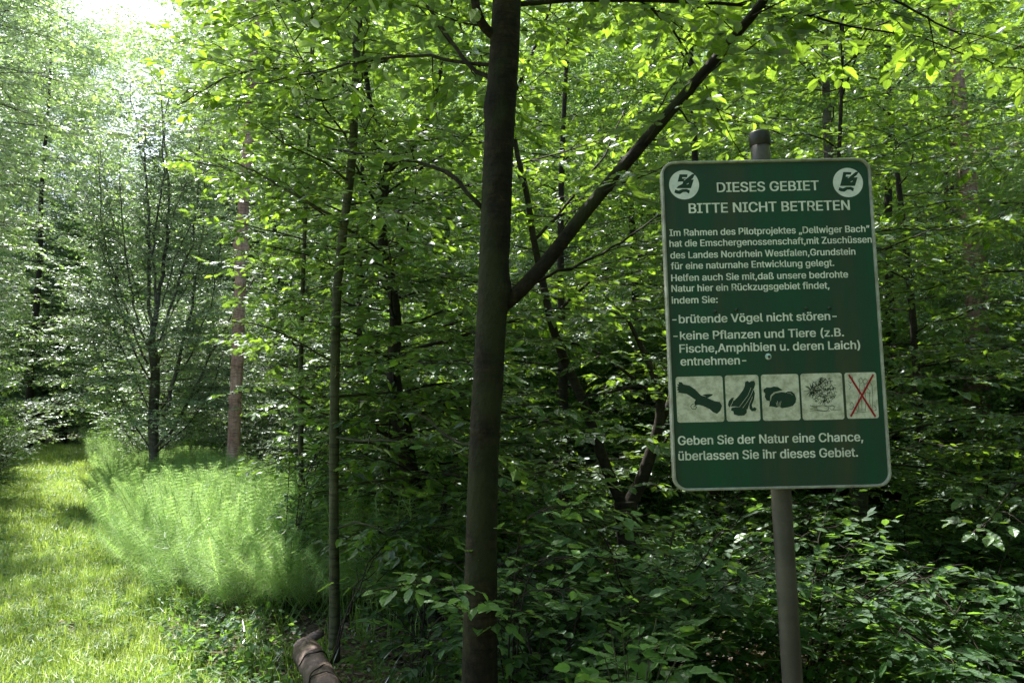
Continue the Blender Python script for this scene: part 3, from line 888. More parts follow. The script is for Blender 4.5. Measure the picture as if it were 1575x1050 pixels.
# ------------------------------------------------------------------ trees by the path
Yp = 13.0
tl = T([(357, 760), (358, 712), (363, 600), (368, 480), (371, 400), (373, 330), (380, 240), (386, 150), (392, 40)], Yp)
tl = [down(tl[0])] + tl + [tl[-1] + np.array([0.1, 0, 3.0])]
grow_tree('pine_tree', (tl[0][0], Yp, 0), tl, [0.13, 0.105, 0.1, 0.095, 0.09, 0.088, 0.085, 0.08, 0.072, 0.065, 0.02],
          'sunlit pinkish pine trunk with knobbly whorls standing behind the horsetails', seed=71, bark='bark_pink', leaf='leaf_pale', n_br=26, z0=6.0, z1=10.5,
          blen=(2.0, 1.0), sides=18, proto='far', lump=0.04, bumps=[(4.5, 0.5, 0.06, 0.08, 1.2), (4.42, 3.3, 0.05, 0.09, 1.2), (4.15, 1.6, 0.03, 0.08, 1.0), (3.2, 1, 0.03, 0.05, 1.0), (2.5, 2.4, 0.03, 0.06, 0.9), (1.9, 0.8, 0.025, 0.06, 1.0), (5.6, 2, 0.03, 0.08, 1.2)], keep=clear_space)
Ym = 14.0
tl = T([(237, 760), (237, 700), (235, 640), (240, 570), (232, 520)], Ym)
tl = [down(tl[0])] + tl
wl = []
for pts, rr in ([[(232, 525), (228, 480), (226, 400), (222, 300), (225, 200)], 0.05], [[(234, 520), (252, 450), (256, 350), (262, 250), (266, 120)], 0.055],
                [[(236, 540), (262, 470), (285, 390), (296, 300), (300, 180)], 0.03], [[(228, 560), (180, 440), (165, 370), (150, 250)], 0.028],
                [[(240, 600), (190, 520), (150, 380), (128, 300)], 0.025], [[(238, 690), (300, 600), (345, 500), (380, 420)], 0.035],
                [[(238, 560), (215, 480), (200, 380), (190, 280)], 0.026], [[(250, 640), (280, 560), (300, 420), (320, 280)], 0.045],
                [[(235, 500), (240, 400), (246, 280), (240, 100)], 0.03], [[(238, 700), (200, 640), (160, 560), (130, 480)], 0.02],
                [[(240, 640), (290, 540), (330, 450), (345, 330)], 0.022], [[(237, 700), (290, 660), (330, 600), (350, 540)], 0.02],
                [[(236, 640), (205, 560), (175, 500), (120, 420)], 0.018], [[(236, 600), (255, 500), (300, 420), (345, 380)], 0.02], [[(230, 500), (205, 430), (180, 330), (165, 230)], 0.018],
                [[(250, 470), (280, 380), (320, 300), (350, 210)], 0.018], [[(228, 440), (240, 330), (215, 220), (200, 120)], 0.016], [[(260, 360), (290, 260), (310, 160), (330, 80)], 0.016]):
    q_ = RNG.uniform(-0.5, 0.5); rr *= 0.75
    wl.append((T(pts, [Ym + (j - 1) * q_ for j in range(len(pts))]), rr, 0.008, 1.5))
grow_tree('willow_tree', (tl[0][0], Ym, 0), tl, [0.1, 0.09, 0.085, 0.085, 0.08, 0.08], 'airy many-stemmed willow fanning out above the horsetails beside the path', seed=72,
          bark='bark_grey', leaf='leaf_willow', leaf_size=0.075, limbs=wl, n_br=26, z0=1.6, z1=3.1, blen=(2.0, 2.0), proto='mid', sub_gap=0.085, keep=lambda p: (p[:, 2] > 1.2) & (p[:, 0] > 0.7 - 0.57 * p[:, 1] - 2.2), lump=0.05)

keep_left = lambda p: (p[:, 0] < 0.7 - 0.57 * p[:, 1] - 2.6 + np.where(p[:, 1] < 12.5, np.clip(p[:, 2] - 1.2, 0, 5) * 0.55, np.clip(p[:, 2] - 1.2, 0, 3) * 0.4))
simple_tree('lime_tree', (-145, 700), 10.5, 11.0, 0.10, 'leafy tree with boughs reaching in over the near end of the grassy path', 86, bark='bark_grey', leaf='leaf_willow', leaf_size=0.085, n_br=80, z0=1.6, blen=(3.2, 2.4), keep=keep_left, proto='mid')
simple_tree('lime_tree', (-110, 700), 14.0, 12.0, 0.11, 'tall leafy tree at the edge of the path with silvery sunlit leaves', 81, bark='bark_grey', leaf='leaf_willow', leaf_size=0.10, n_br=85, z0=0.7, blen=(3.0, 1.8), keep=keep_left, proto='far')
simple_tree('lime_tree', (-60, 700), 20.0, 15.0, 0.13, 'tall leafy tree farther along the path with dense drooping boughs', 82, bark='bark_grey', leaf='leaf_pale', leaf_size=0.11, n_br=85, z0=1.0, blen=(3.4, 2.0), keep=keep_left, proto='far')
simple_tree('lime_tree', (42, 690), 31.0, 17.0, 0.16, 'dark leaning trunk at the far left end of the grassy path', 83, bark='bark_dark', leaf='leaf_pale', leaf_size=0.11, n_br=95, z0=2.8, blen=(3.4, 1.8), keep=lambda p: p[:, 2] > 2.6, proto='far', lean=0.0)
simple_tree('oak_tree', (160, 690), 30.0, 9.0, 0.15, 'small dark rounded tree where the grassy path ends', 84, bark='bark_dark', leaf='leaf_dark', leaf_size=0.12, n_br=70, z0=1.0, blen=(3.4, 1.2), keep=None, proto='far')
simple_tree('oak_tree', (96, 680), 42.0, 13.0, 0.2, 'dark tree closing the end of the path', 85, bark='bark_dark', leaf='leaf_dark', leaf_size=0.13, n_br=70, z0=2.5, blen=(4.0, 2.0), keep=None, proto='far')
for i, (x, y, h, lab) in enumerate([(-9.5, 14.0, 1.9, 'pale sunlit bush at the very edge of the picture beside the path'), (-12.3, 18.5, 1.9, 'light green bush beyond the pale sunlit bush'),
                                    (-16.3, 25.0, 2.0, 'rounded bush below the dark leaning trunk'), (-7.9, 17.0, 2.2, 'pale leafed bush behind the horsetails below the willow'),
                                    (-4.9, 14.5, 2.1, 'pale leafed bush beside the pinkish pine trunk'), (-10.6, 22.0, 2.2, 'dark green bush far along the horsetail bed')]):
    shrub('bush', (x, y, 0), h, 1.3, 20, lab, 90 + i, leaf=['leaf_willow', 'leaf_pale', 'leaf_pale', 'leaf_willow', 'leaf_willow', 'leaf_dark'][i], leaf_size=0.08, keep=None, sub_gap=0.2)


# ------------------------------------------------------------------ the wood behind
def bough(seed, mat, leaf, L=2.6, proto='far', sub_len=0.9):
    rng = np.random.default_rng(seed)
    fol = Foliage(rng, leaf)
    q = np.linspace(0, L, 8)
    ln = np.stack([q - L / 2, 0.05 * np.sin(q * 2 + seed), 0.1 * q - 0.08 * q * q], 1)
    fol.branch(ln, None, 0.01, sub_gap=0.18, sub_len=sub_len, start=0.02, draw=False)
    p, a, n, s = fol.arrays()
    return leaf_quads(p, a, n, s, M[mat], 'bough', proto)


boughs = [bough(s, 'leaf_pale', 0.085) for s in (1, 2, 3)] + [bough(s, 'leaf', 0.085) for s in (4, 5)] + \
         [bough(s, 'leaf_willow', 0.075) for s in (6, 7)] + [bough(s, 'leaf_dark', 0.09) for s in (8,)]
rng = np.random.default_rng(101)
pos, rot, scl, idx = [], [], [], []
def in_corridor(x, y, z):
    off = x - (0.7 - 0.57 * y)
    if y > 50: return False
    if y > 20: return -3.3 < off < 1.0 and (y < 38 or z < 3.5)
    return -3.9 < off < 1.6
n = 0
while n < 17000:
    y = rng.uniform(11.5, 56)
    w = y * 0.76 + 3
    x = rng.uniform(-w, w)
    hmax = min(19, 1.6 + 0.62 * y)
    z = hmax * rng.uniform(0.01, 1)
    if y > 40 and x < -17: z = min(z, 13.0) * rng.uniform(0.2, 1)
    off = x - (0.7 - 0.57 * y)
    if in_corridor(x, y, z): continue
    if off < -3.5 and y < 40 and (z > 9 or rng.uniform() < 0.5): continue
    if x < -1.5 and off > 0 and y < 42 and z > 3.0 + 0.16 * (y - 12) and rng.uniform() < 0.8: continue
    if x >= -1.5 and y < 34 and z > 3.0 + 0.16 * (y - 12) and rng.uniform() < 0.72: continue
    # near the willow and the pine the wood keeps back
    if y < 18 and 1.6 < off < 5.0: continue
    if 0.5 + 0.5 * math.sin(x * 0.9 + 1.7 * math.sin(z * 0.8)) * math.sin(y * 0.5 + z * 0.9 + x * .3) < rng.uniform(0, 0.65): continue
    sc = rng.uniform(0.8, 1.4) * (1 + max(0, y - 22) * 0.015)
    pos.append((x, y, z + 0.2)); rot.append((rng.normal(0, 0.2), rng.normal(0, 0.2), rng.uniform(0, 6.28))); scl.append(sc)
    k = rng.uniform()
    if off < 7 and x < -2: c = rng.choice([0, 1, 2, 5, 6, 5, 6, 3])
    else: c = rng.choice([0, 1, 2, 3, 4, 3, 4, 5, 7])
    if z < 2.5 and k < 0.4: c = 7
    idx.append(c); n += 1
for _ in range(5200):
    y = rng.uniform(38, 58); x = rng.uniform(-0.70, -0.10) * y
    z = rng.uniform(0.5, 15 if -0.525 < x / y < -0.42 else 27)
    if y < 44 and -3.5 < x - (0.7 - 0.57 * y) < 1.5: continue
    pos.append((x, y, z)); rot.append((rng.normal(0, 0.25), rng.normal(0, 0.25), rng.uniform(0, 6.28))); scl.append(rng.uniform(1.0, 1.9)); idx.append(rng.choice([0, 1, 2, 5, 6]))
# unseen boughs of the same wood, added around the camera to block skylight
n = 0
while n < 2600:
    x, y = rng.uniform(-14, 16), rng.uniform(-14, 11)
    if x < -5: continue
    off = x - (0.7 - 0.57 * y)
    if y > 1 and abs(x) < 0.80 * y + 2.5: continue
    if -3.2 < off < 1.2 or math.hypot(x, y) < 3.4: continue
    z = rng.uniform(0.3, 10)
    pos.append((x, y, z)); rot.append((rng.normal(0, 0.2), rng.normal(0, 0.2), rng.uniform(0, 6.28))); scl.append(rng.uniform(0.8, 1.3)); idx.append(rng.choice([0, 1, 3, 4, 7])); n += 1
scatter('woodland', boughs, pos, rot, scl, idx, 'dense leafy wood closing the view behind all the nearer trees', 'woodland')

tw = Tubes()
k = 0
trunks = [(-8.0, 26, 0.12, 'slim dark trunk deep in the wood just beyond the pinkish pine trunk'), (-7.0, 30, 0.12, 'slim dark trunk deep in the wood close by the slim greenish pole stem'),
          (-20.5, 45, 0.16, 'dark trunk far off behind the airy many-stemmed willow'), (-25, 47, 0.16, 'dark trunk far off on the nearer side of the pair closing the path'),
          (-22.8, 44, 0.15, 'dark trunk far off between the path end and the willow'), (2.5, 16, 0.09, 'slim trunk in the wood seen past the wide V of the black trunk'),
          (6.5, 13, 0.08, 'slim trunk in the wood close beside the edge of the green sign'), (9.8, 17, 0.14, 'slim trunk in the wood next to the thick reddish brown trunk'),
          (-1.5, 18, 0.12, 'slim trunk in the wood peeping out just beside the dark straight trunk'), (12, 20, 0.15, 'slim trunk in the wood behind the thick reddish brown trunk'),
          (-4.2, 22, 0.14, 'slim trunk in the wood between the slim pole stem and the crooked trunk'), (4.6, 22, 0.13, 'slim trunk in the wood hidden mostly by the green sign')]
tb0 = Tubes()
z = np.linspace(-0.1, 13, 14)
tb0.add(np.stack([0.15 * np.sin(z * 0.5), 0.1 * np.sin(z * 0.37 + 1), z], 1), np.linspace(1.1, 0.35, 14) * 0.12, 9, 0.06)
tmesh = tb0.mesh('trunk', M['bark_dark'])
rng = np.random.default_rng(5)
fol = Foliage(rng, 0.09)
for i in range(22):
    A, h = rng.uniform(0, 6.28), rng.uniform(5, 13)
    q = np.linspace(0, rng.uniform(1.5, 3), 7); dr = np.array([math.sin(A), math.cos(A), 0])
    ln = dr[None] * q[:, None]; ln[:, 2] = h + 0.3 * q - 0.08 * q * q
    fol.branch(ln, None, 0.01, sub_gap=0.22, sub_len=0.9, start=0.1, draw=False)
pp = fol.arrays()
cmesh = leaf_quads(*pp, M['leaf_pale'], 'crown', 'far')
first = None
for i, (x, y, r, lab) in enumerate(trunks):
    e = empty('forest_tree', (x, y, 0), lab, 'tree', 'slim trees of the wood behind')
    t = link('trunk', tmesh, e, False); c = link('crown', cmesh, e, False); c['kind'] = 'stuff'
    e.rotation_euler = (0, 0, i * 1.3); e.scale = (r / 0.12, r / 0.12, 1)

# ------------------------------------------------------------------ horsetails
def horsetail(seed, h=1.15):
    rng = np.random.default_rng(seed)
    V, F = [], []
    lean = rng.normal(0, 0.16, 2)
    def rib(p0, p1, p2, w):
        d = np.asarray(p2) - np.asarray(p0)
        s = np.cross(d, UP + rng.normal(0, 0.5, 3)); s = s / (np.linalg.norm(s) + 1e-9) * w
        b = len(V)
        V.extend([p0 - s, p0 + s, p1 - s * 0.8, p1 + s * 0.8, p2])
        F.extend([(b, b + 1, b + 3, b + 2), (b + 2, b + 3, b + 4, b + 4)])
    stem = lambda z: np.array([lean[0] * z * z, lean[1] * z * z, z])
    for k in range(6):
        a, b = stem(h * k / 6), stem(h * (k + 1) / 6)
        for s in (np.array([0.0035, 0, 0]), np.array([0, 0.0035, 0])):
            c = len(V); V.extend([a - s, a + s, b + s, b - s]); F.append((c, c + 1, c + 2, c + 3))
    z = 0.30 * h
    while z < h:
        f = (z - 0.3 * h) / (0.7 * h)
        L = 0.21 * (1 - 0.72 * f ** 1.6) * (0.6 + 0.4 * min(1, f * 4))
        n = 14
        ph = rng.uniform(0, 6.28)
        p = stem(z)
        for i in range(n):
            A = ph + i * 6.283 / n + rng.normal(0, 0.06)
            d = np.array([math.cos(A), math.sin(A), 0])
            l = L * rng.uniform(0.8, 1.15)
            p1 = p + d * l * 0.55 + UP * l * rng.uniform(0.12, 0.25)
            p2 = p + d * l - UP * l * rng.uniform(0.0, 0.35)
            rib(p, p1, p2, 0.0018)
        z += 0.043
    V, F = np.array(V), np.array(F)
    tri = F[:, 2] == F[:, 3]
    return mesh_np('horsetail', V, [F[~tri], F[tri][:, :3]], M['needle'])


hts = [horsetail(s) for s in range(5)]
rng = np.random.default_rng(131)
pos, rot, scl, idx = [], [], [], []
while len(pos) < 1500:
    y = 6.1 + 11 * rng.uniform() ** 1.4; off = rng.uniform(0.05, 2.35)
    x = 0.7 - 0.57 * y + off
    if y < 6.25 + 0.55 * abs(off - 1.2) ** 2: continue
    edge = 1.0 - 0.15 * math.exp(-((off - 0.2) / 0.35) ** 2)
    lean_out = -0.55 * math.exp(-(off / 0.6) ** 2)
    front = math.exp(-((y - 6.5) / 0.7) ** 2)
    s = rng.uniform(0.86, 0.96) * (0.62 + 0.38 * math.sqrt(max(0, 1 - ((off - 1.25) / 1.25) ** 2))) * (1 - 0.15 * front) * (1 + 0.07 * math.sin(x * 2.2 + y * 1.3))
    if off < 0.9 and rng.uniform() < 0.4 and y < 9: s *= 0.8
    pos.append((x, y, float(ground_z(x, y)))); rot.append((rng.normal(0, 0.07) + 0.5 * front + 0.12 * math.sin(x * 3.1 + y), rng.normal(0, 0.07) + lean_out - 0.15 + 0.12 * math.sin(y * 2.7 - x * 1.6), rng.uniform(0, 6.28))); scl.append(s); idx.append(rng.integers(5))
for _ in range(450):
    y = rng.uniform(17, 36); off = rng.uniform(0.0, 2.0)
    x = 0.7 - 0.57 * y + off
    pos.append((x, y, 0)); rot.append((rng.normal(0, 0.08), rng.normal(0, 0.08), rng.uniform(0, 6.28))); scl.append(rng.uniform(0.8, 1.1)); idx.append(rng.integers(5))
for _ in range(130):                                                  # thinner, darker stand under the trees
    y = rng.uniform(5.4, 7.6); off = rng.uniform(1.4, 2.5)
    x = 0.7 - 0.57 * y + off
    pos.append((x, y, 0)); rot.append((rng.normal(0, 0.08), rng.normal(0, 0.08), rng.uniform(0, 6.28))); scl.append(rng.uniform(0.7, 1.0)); idx.append(rng.integers(5))
scatter('horsetail_bed', hts, pos, rot, scl, idx, 'billowing bed of feathery bright green horsetails along the grassy path', 'horsetails')


# ------------------------------------------------------------------ grass and herbs
def tuft(seed, n=14, h=0.09, mat='grass', w=0.0022, spread=0.03):
    rng = np.random.default_rng(seed)
    V, F = [], []
    for i in range(n):
        A = rng.uniform(0, 6.28); l = h * rng.uniform(0.5, 1.25)
        p0 = np.array([rng.normal(0, spread), rng.normal(0, spread), 0])
        d = np.array([math.cos(A), math.sin(A), 0]); s = np.array([-d[1], d[0], 0]) * w
        k = rng.uniform(0.15, 0.9)
        p1 = p0 + UP * l * 0.6 + d * l * 0.25 * k; p2 = p0 + UP * l * (1 - 0.3 * k) + d * l * 0.75 * k
        b = len(V); V.extend([p0 - s, p0 + s, p1 - s * .8, p1 + s * .8, p2]); F.extend([(b, b + 1, b + 3, b + 2), (b + 2, b + 3, b + 4, b + 4)])
    V, F = np.array(V), np.array(F); tri = F[:, 2] == F[:, 3]
    return mesh_np('tuft', V, [F[~tri], F[tri][:, :3]], M[mat])


def herb(seed, n=9, r=0.06, h=0.07, mat='herb', leaf=0.035, proto='mid'):
    rng = np.random.default_rng(seed)
    A = rng.uniform(0, 6.28, n); R = r * np.sqrt(rng.uniform(0, 1, n))
    p = np.stack([R * np.cos(A), R * np.sin(A), h * rng.uniform(0.4, 1.1, n)], 1)
    a = np.stack([np.cos(A), np.sin(A), rng.normal(-0.1, 0.25, n)], 1)
    nr = UP[None] + rng.normal(0, 0.35, (n, 3))
    return leaf_quads(p, a, nr, leaf * rng.uniform(0.6, 1.3, n), M[mat], 'herb', proto)


tufts = [tuft(s) for s in range(4)] + [tuft(s, 10, 0.16, w=0.0028) for s in (5, 6)] + [herb(s) for s in range(3)] + [herb(10 + s, 7, 0.04, 0.05, 'grass', 0.02) for s in range(2)] + [herb(20 + s, 12, 0.10, 0.09, 'herb', 0.055) for s in range(2)]
rng = np.random.default_rng(151)
def sc_grass(n, y0, y1, smul, offr=(-3.6, 0.55)):
    y = y0 + (y1 - y0) * rng.uniform(0, 1, n); off = rng.uniform(offr[0], offr[1], n)
    x = 0.7 - 0.57 * y + off
    k = (off < 0.25 + 0.3 * np.sin(y * 1.9) + rng.normal(0, 0.15, n)) & (x > -0.75 * y - 1.5)
    wear = np.sin(x * 3.3 + 2 * np.sin(y * 2.1)) * np.sin(y * 2.6 - 1.5 * x)
    k &= rng.uniform(size=n) < np.clip(1.15 - 0.9 * np.clip(wear - 0.35, 0, 1) * 1.5, 0.2, 1)
    x, y = x[k], y[k]; m = len(x)
    patch = np.sin(x * 2.1 + 1.3 * np.sin(y * 1.7)) * np.sin(y * 1.4 + x)
    ix = np.where(rng.uniform(size=m) < 0.30 + 0.25 * patch, rng.integers(6, 11, m), rng.integers(0, 6, m))
    ix = np.where(rng.uniform(size=m) < 0.012, rng.integers(11, 13, m), ix)
    z = ground_z(x, y)
    return np.stack([x, y, z], 1), np.stack([rng.normal(0, .12, m), rng.normal(0, .12, m), rng.uniform(0, 6.28, m)], 1), smul * rng.uniform(0.6, 1.25, m), ix
parts = [sc_grass(26000, 3.5, 9, 0.8), sc_grass(16000, 9, 18, 1.2), sc_grass(9000, 18, 40, 1.9)]
scatter('grass', tufts, *[np.concatenate([p[i] for p in parts]) for i in range(4)], 'short sunlit grass and clover growing over the whole path', 'grass')

# woodland floor: low herbs, seedlings, brambles
seed_pl = []
for s in range(6):
    rg = np.random.default_rng(200 + s)
    f = Foliage(rg, 0.05)
    nst = 4
    A = np.arange(nst) * 1.57 + rg.uniform(0, 1, nst)
    D = np.stack([np.cos(A) * 0.8, np.sin(A) * 0.8, rg.uniform(0.4, 1.3, nst)], 1)
    f.shoots(np.array([[0, 0, 0.02]] * nst), D, rg.uniform(0.15, 0.35, nst), None, gap=0.03, flat=0.5)
    seed_pl.append(leaf_quads(*f.arrays(), M['leaf_dark'], 'seedling', 'mid'))
seed_pl += [herb(30 + s, 14, 0.12, 0.12, 'leaf_dark', 0.045) for s in range(3)] + [herb(40 + s, 16, 0.10, 0.10, 'herb', 0.035) for s in range(2)] + [tuft(50, 14, 0.22, 'herb', 0.003)]
n = 17000
y = 3.2 + 22 * rng.uniform(0, 1, n) ** 1.6
x = rng.uniform(-1, 1, n) * (0.8 * y + 1.2)
off = x - (0.7 - 0.57 * y)
k = ((off > 0.1) & ~((off > 0.2) & (off < 3.4) & (y > 7.2) & (y < 17)) | (off < -3.1)) & (rng.uniform(size=n) < np.clip(0.75 + 0.5 * np.sin(x * 1.7 + y) * np.sin(y * 1.1 - x * .6), 0.1, 1))
x, y, off = x[k], y[k], off[k]
m = len(x)
ix = rng.integers(0, 9, m)
edge = (off < 1.8) & (y < 9)
ix = np.where(edge & (rng.uniform(size=m) < 0.8), rng.integers(9, 12, m), ix)
scatter('undergrowth', seed_pl, np.stack([x, y, ground_z(x, y)], 1), np.stack([rng.normal(0, .1, m), rng.normal(0, .1, m), rng.uniform(0, 6.28, m)], 1), rng.uniform(0.6, 1.3, m) * (1 + np.clip(y - 8, 0, 20) * .04), ix,
        'low dark herbs and seedlings covering the shaded woodland floor', 'undergrowth')
# dead leaves
dl = leaf_mat('dead_leaf', [(0.10, 0.06, 0.035), (0.16, 0.10, 0.06), (0.22, 0.15, 0.09)], (0.2, 0.12, 0.05), 0.15, rough=0.6, spec=0.3)
M['dead'] = dl
lit = [herb(60 + s, 12, 0.14, 0.02, 'dead', 0.06) for s in range(3)]
n = 5000
y = 3.0 + 12 * rng.uniform(0, 1, n) ** 1.4; x = rng.uniform(-1, 1, n) * (0.8 * y + 1)
k = ((x - (0.7 - 0.57 * y)) > 0.5) | (rng.uniform(size=n) < 0.22)
x, y = x[k], y[k]; m = len(x)
scatter('leaf_litter', lit, np.stack([x, y, ground_z(x, y)], 1), np.stack([rng.normal(0, .05, m), rng.normal(0, .05, m), rng.uniform(0, 6.28, m)], 1), rng.uniform(0.7, 1.2, m), rng.integers(0, 3, m),
        'brown dead leaves lying on the shaded woodland floor', 'leaf litter')

# ------------------------------------------------------------------ fallen log
lg = empty('fallen_log', P(495, 1030, 4.6) * [1, 1, 0], 'pinkish brown fallen log lying in the undergrowth beside the path, bark cracked', 'log')
pa = P(468, 985, 5.0); pb = P(512, 1075, 4.15)
pa[2], pb[2] = 0.17, 0.11
ln = smooth_line([pa, (pa + pb) / 2 + np.array([0.015, 0, 0.0]), pb, pb + (pb - pa) * 0.5], 40)
ln = ln + np.cumsum(np.random.default_rng(8).normal(0, 0.0015, ln.shape), axis=0)
tb = Tubes(); tb.add(ln, np.interp(np.arange(40), [0, 3, 8, 14, 22, 39], [0.062, 0.082, 0.073, 0.083, 0.077, 0.085]), 30, 0.085, np.random.default_rng(3), cap=True, bumps=[(3, 1.2, 0.018, 2.0, 0.5), (14, 2.6, 0.016, 1.2, 0.4), (22, 1.2, 0.014, 1.0, 0.4), (9, 4.0, -0.012, 3, 0.3), (27, 1.9, -0.010, 4, 0.25)])
link('log_body', tb.mesh('log_body', M['log']), lg)
st = Tubes(); st.add([pa + np.array([0.0, 0.05, 0.0]), pa + np.array([0.045, 0.06, 0.04]), pa + np.array([0.10, 0.05, 0.07])], [0.04, 0.03, 0.026], 10, 0.06)
link('limb_stub', st.mesh('limb_stub', M['log']), lg)
for i, f in enumerate((9, 17, 19)):
    c = ln[f]
    t = (ln[f + 1] - ln[f - 1]); t /= np.linalg.norm(t)
    a_ = np.cross(t, UP); a_ /= np.linalg.norm(a_)
    an = np.linspace(-0.3, 2.9 - 0.3 * (i % 2), 14)
    ring = np.array([c + 0.084 * (math.cos(q) * a_ + math.sin(q) * UP) + t * (0.05 * math.sin(q * 1.3 + i * 2) + 0.015 * math.sin(q * 5 + i)) for q in an])
    rt = Tubes(); rt.add(ring, 0.004, 4, 0.0)
    link('vine', rt.mesh('vine', M['bark_dark']), lg)

# ------------------------------------------------------------------ the sign
YS = 2.40
CR = [(1018, 250), (1338, 243), (1370, 748), (1034, 755)]
cTL, cTR, cBR, cBL = (P(*c, YS) for c in CR)
ux = ((cTR - cTL) + (cBR - cBL)); ux /= np.linalg.norm(ux)
uy = ((cTL - cBL) + (cTR - cBR)); uy -= ux * (uy @ ux); uy /= np.linalg.norm(uy)
un = np.cross(ux, uy)                                                # towards the camera
if un[1] > 0: un = -un
ctr = (cTL + cTR + cBR + cBL) / 4
SW = (np.linalg.norm(cTR - cTL) + np.linalg.norm(cBR - cBL)) / 2
SH = (np.linalg.norm(cTL - cBL) + np.linalg.norm(cTR - cBR)) / 2


def S(px, py):
    w = P(px, py, YS) - ctr
    return np.array([w @ ux, w @ uy])


SM = Matrix(((ux[0], uy[0], un[0], ctr[0]), (ux[1], uy[1], un[1], ctr[1]), (ux[2], uy[2], un[2], ctr[2]), (0, 0, 0, 1)))

sm, nt, out = new_mat('weathered_green_paint')
L = nt.links
tc = N(nt, 'ShaderNodeTexCoord')
mp = N(nt, 'ShaderNodeMapping'); mp.inputs['Scale'].default_value = (1, 0.13, 1); L.new(tc.outputs['Object'], mp.inputs[0])
n1 = N(nt, 'ShaderNodeTexNoise', in_Scale=7.0, in_Detail=8.0, in_Roughness=0.6); L.new(mp.outputs[0], n1.inputs['Vector'])
n2 = N(nt, 'ShaderNodeTexNoise', in_Scale=90.0, in_Detail=4.0); L.new(tc.outputs['Object'], n2.inputs['Vector'])
c = ramp(nt, n1.outputs[0], [(0.38, (0.010, 0.072, 0.034)), (0.52, (0.017, 0.056, 0.032)), (0.68, (0.048, 0.060, 0.034))])
sp_ = ramp(nt, n2.outputs[0], [(0.70, (0, 0, 0)), (0.76, (0.55,) * 3)])
mx = N(nt, 'ShaderNodeMix', data_type='RGBA'); L.new(sp_, mx.inputs[0]); L.new(c, mx.inputs[6]); mx.inputs[7].default_value = (0.06, 0.09, 0.06, 1)
bs = N(nt, 'ShaderNodeBsdfPrincipled', in_Roughness=0.55); L.new(mx.outputs[2], bs.inputs['Base Color']); bs.inputs['Specular IOR Level'].default_value = 0.3
L.new(bs.outputs[0], out.inputs[0])
M['sign'] = sm
M['white'] = plain_mat('aged_white_print', (0.88, 0.86, 0.82), 0.6, dirt=(0.40, 0.42, 0.30), dirt_scale=16, dirt_amt=0.5, spec=0.2)
M['plate'] = plain_mat('aged_white_plate', (0.76, 0.72, 0.64), 0.6, dirt=(0.34, 0.32, 0.22), dirt_scale=38, dirt_amt=0.9, spec=0.2)
M['emblem'] = plain_mat('emblem_white', (0.86, 0.84, 0.86), 0.55, dirt=(0.5, 0.53, 0.50), dirt_scale=30, dirt_amt=0.6, spec=0.2)
M['ink'] = plain_mat('dark_green_print', (0.018, 0.05, 0.032), 0.6, dirt=(0.04, 0.06, 0.04), dirt_scale=60, spec=0.2)
M['red'] = plain_mat('red_print', (0.38, 0.02, 0.03), 0.6, spec=0.2)
M['rim'] = plain_mat('grey_metal_rim', (0.40, 0.40, 0.36), 0.5, dirt=(0.14, 0.11, 0.08), dirt_scale=20, dirt_amt=0.8)
M['post'] = plain_mat('dull_grey_post', (0.050, 0.042, 0.037), 0.5, dirt=(0.10, 0.082, 0.07), dirt_scale=9, dirt_amt=0.9, bump=0.2)
M['cap'] = plain_mat('black_plastic_cap', (0.02, 0.018, 0.018), 0.5)
M['bolt'] = plain_mat('bolt_green', (0.015, 0.035, 0.018), 0.4)
M['steel'] = plain_mat('bright_bolt', (0.55, 0.65, 0.68), 0.3, metal=0.6)


def rrect(x0, y0, x1, y1, r, n=8):
    pts = []
    for cx, cy, a0 in ((x1 - r, y1 - r, 0), (x0 + r, y1 - r, 90), (x0 + r, y0 + r, 180), (x1 - r, y0 + r, 270)):
        for i in range(n + 1):
            a = math.radians(a0 + 90 * i / n)
            pts.append((cx + r * math.cos(a), cy + r * math.sin(a)))
    return pts


def poly_mesh(name, polys, z, mat, thick=0.0004):
    """flat print: every polygon a thin plate"""
    V, F = [], []
    for pl in polys:
        b = len(V); k = len(pl)
        V += [(p[0], p[1], z) for p in pl] + [(p[0], p[1], z - thick) for p in pl]
        area = sum(pl[i][0] * pl[(i + 1) % k][1] - pl[(i + 1) % k][0] * pl[i][1] for i in range(k))
        for t in tessellate_polygon([[Vector((p[0], p[1], 0)) for p in pl]]):
            a_, b_, c_ = (Vector((pl[i][0], pl[i][1])) for i in t)
            s = (b_ - a_).cross(c_ - a_)
            F.append(tuple(b + i for i in (t if s > 0 else t[::-1])))
        for i in range(k):
            j = (i + 1) % k
            F.append((b + i, b + k + i, b + k + j, b + j) if area > 0 else (b + i, b + j, b + k + j, b + k + i))
    me = bpy.data.meshes.new(name); me.from_pydata(V, [], F); me.materials.append(mat)
    return me


def strokes(lines, w):
    out = []
    for ln in lines:
        for (a, b) in zip(ln[:-1], ln[1:]):
            d = np.array(b) - np.array(a); l = np.linalg.norm(d)
            if l < 1e-6: continue
            d /= l; n_ = np.array([-d[1], d[0]]) * w / 2; e = d * w * 0.3
            out.append([tuple(a - n_ - e), tuple(b - n_ + e), tuple(b + n_ + e), tuple(a + n_ - e)])
    return out


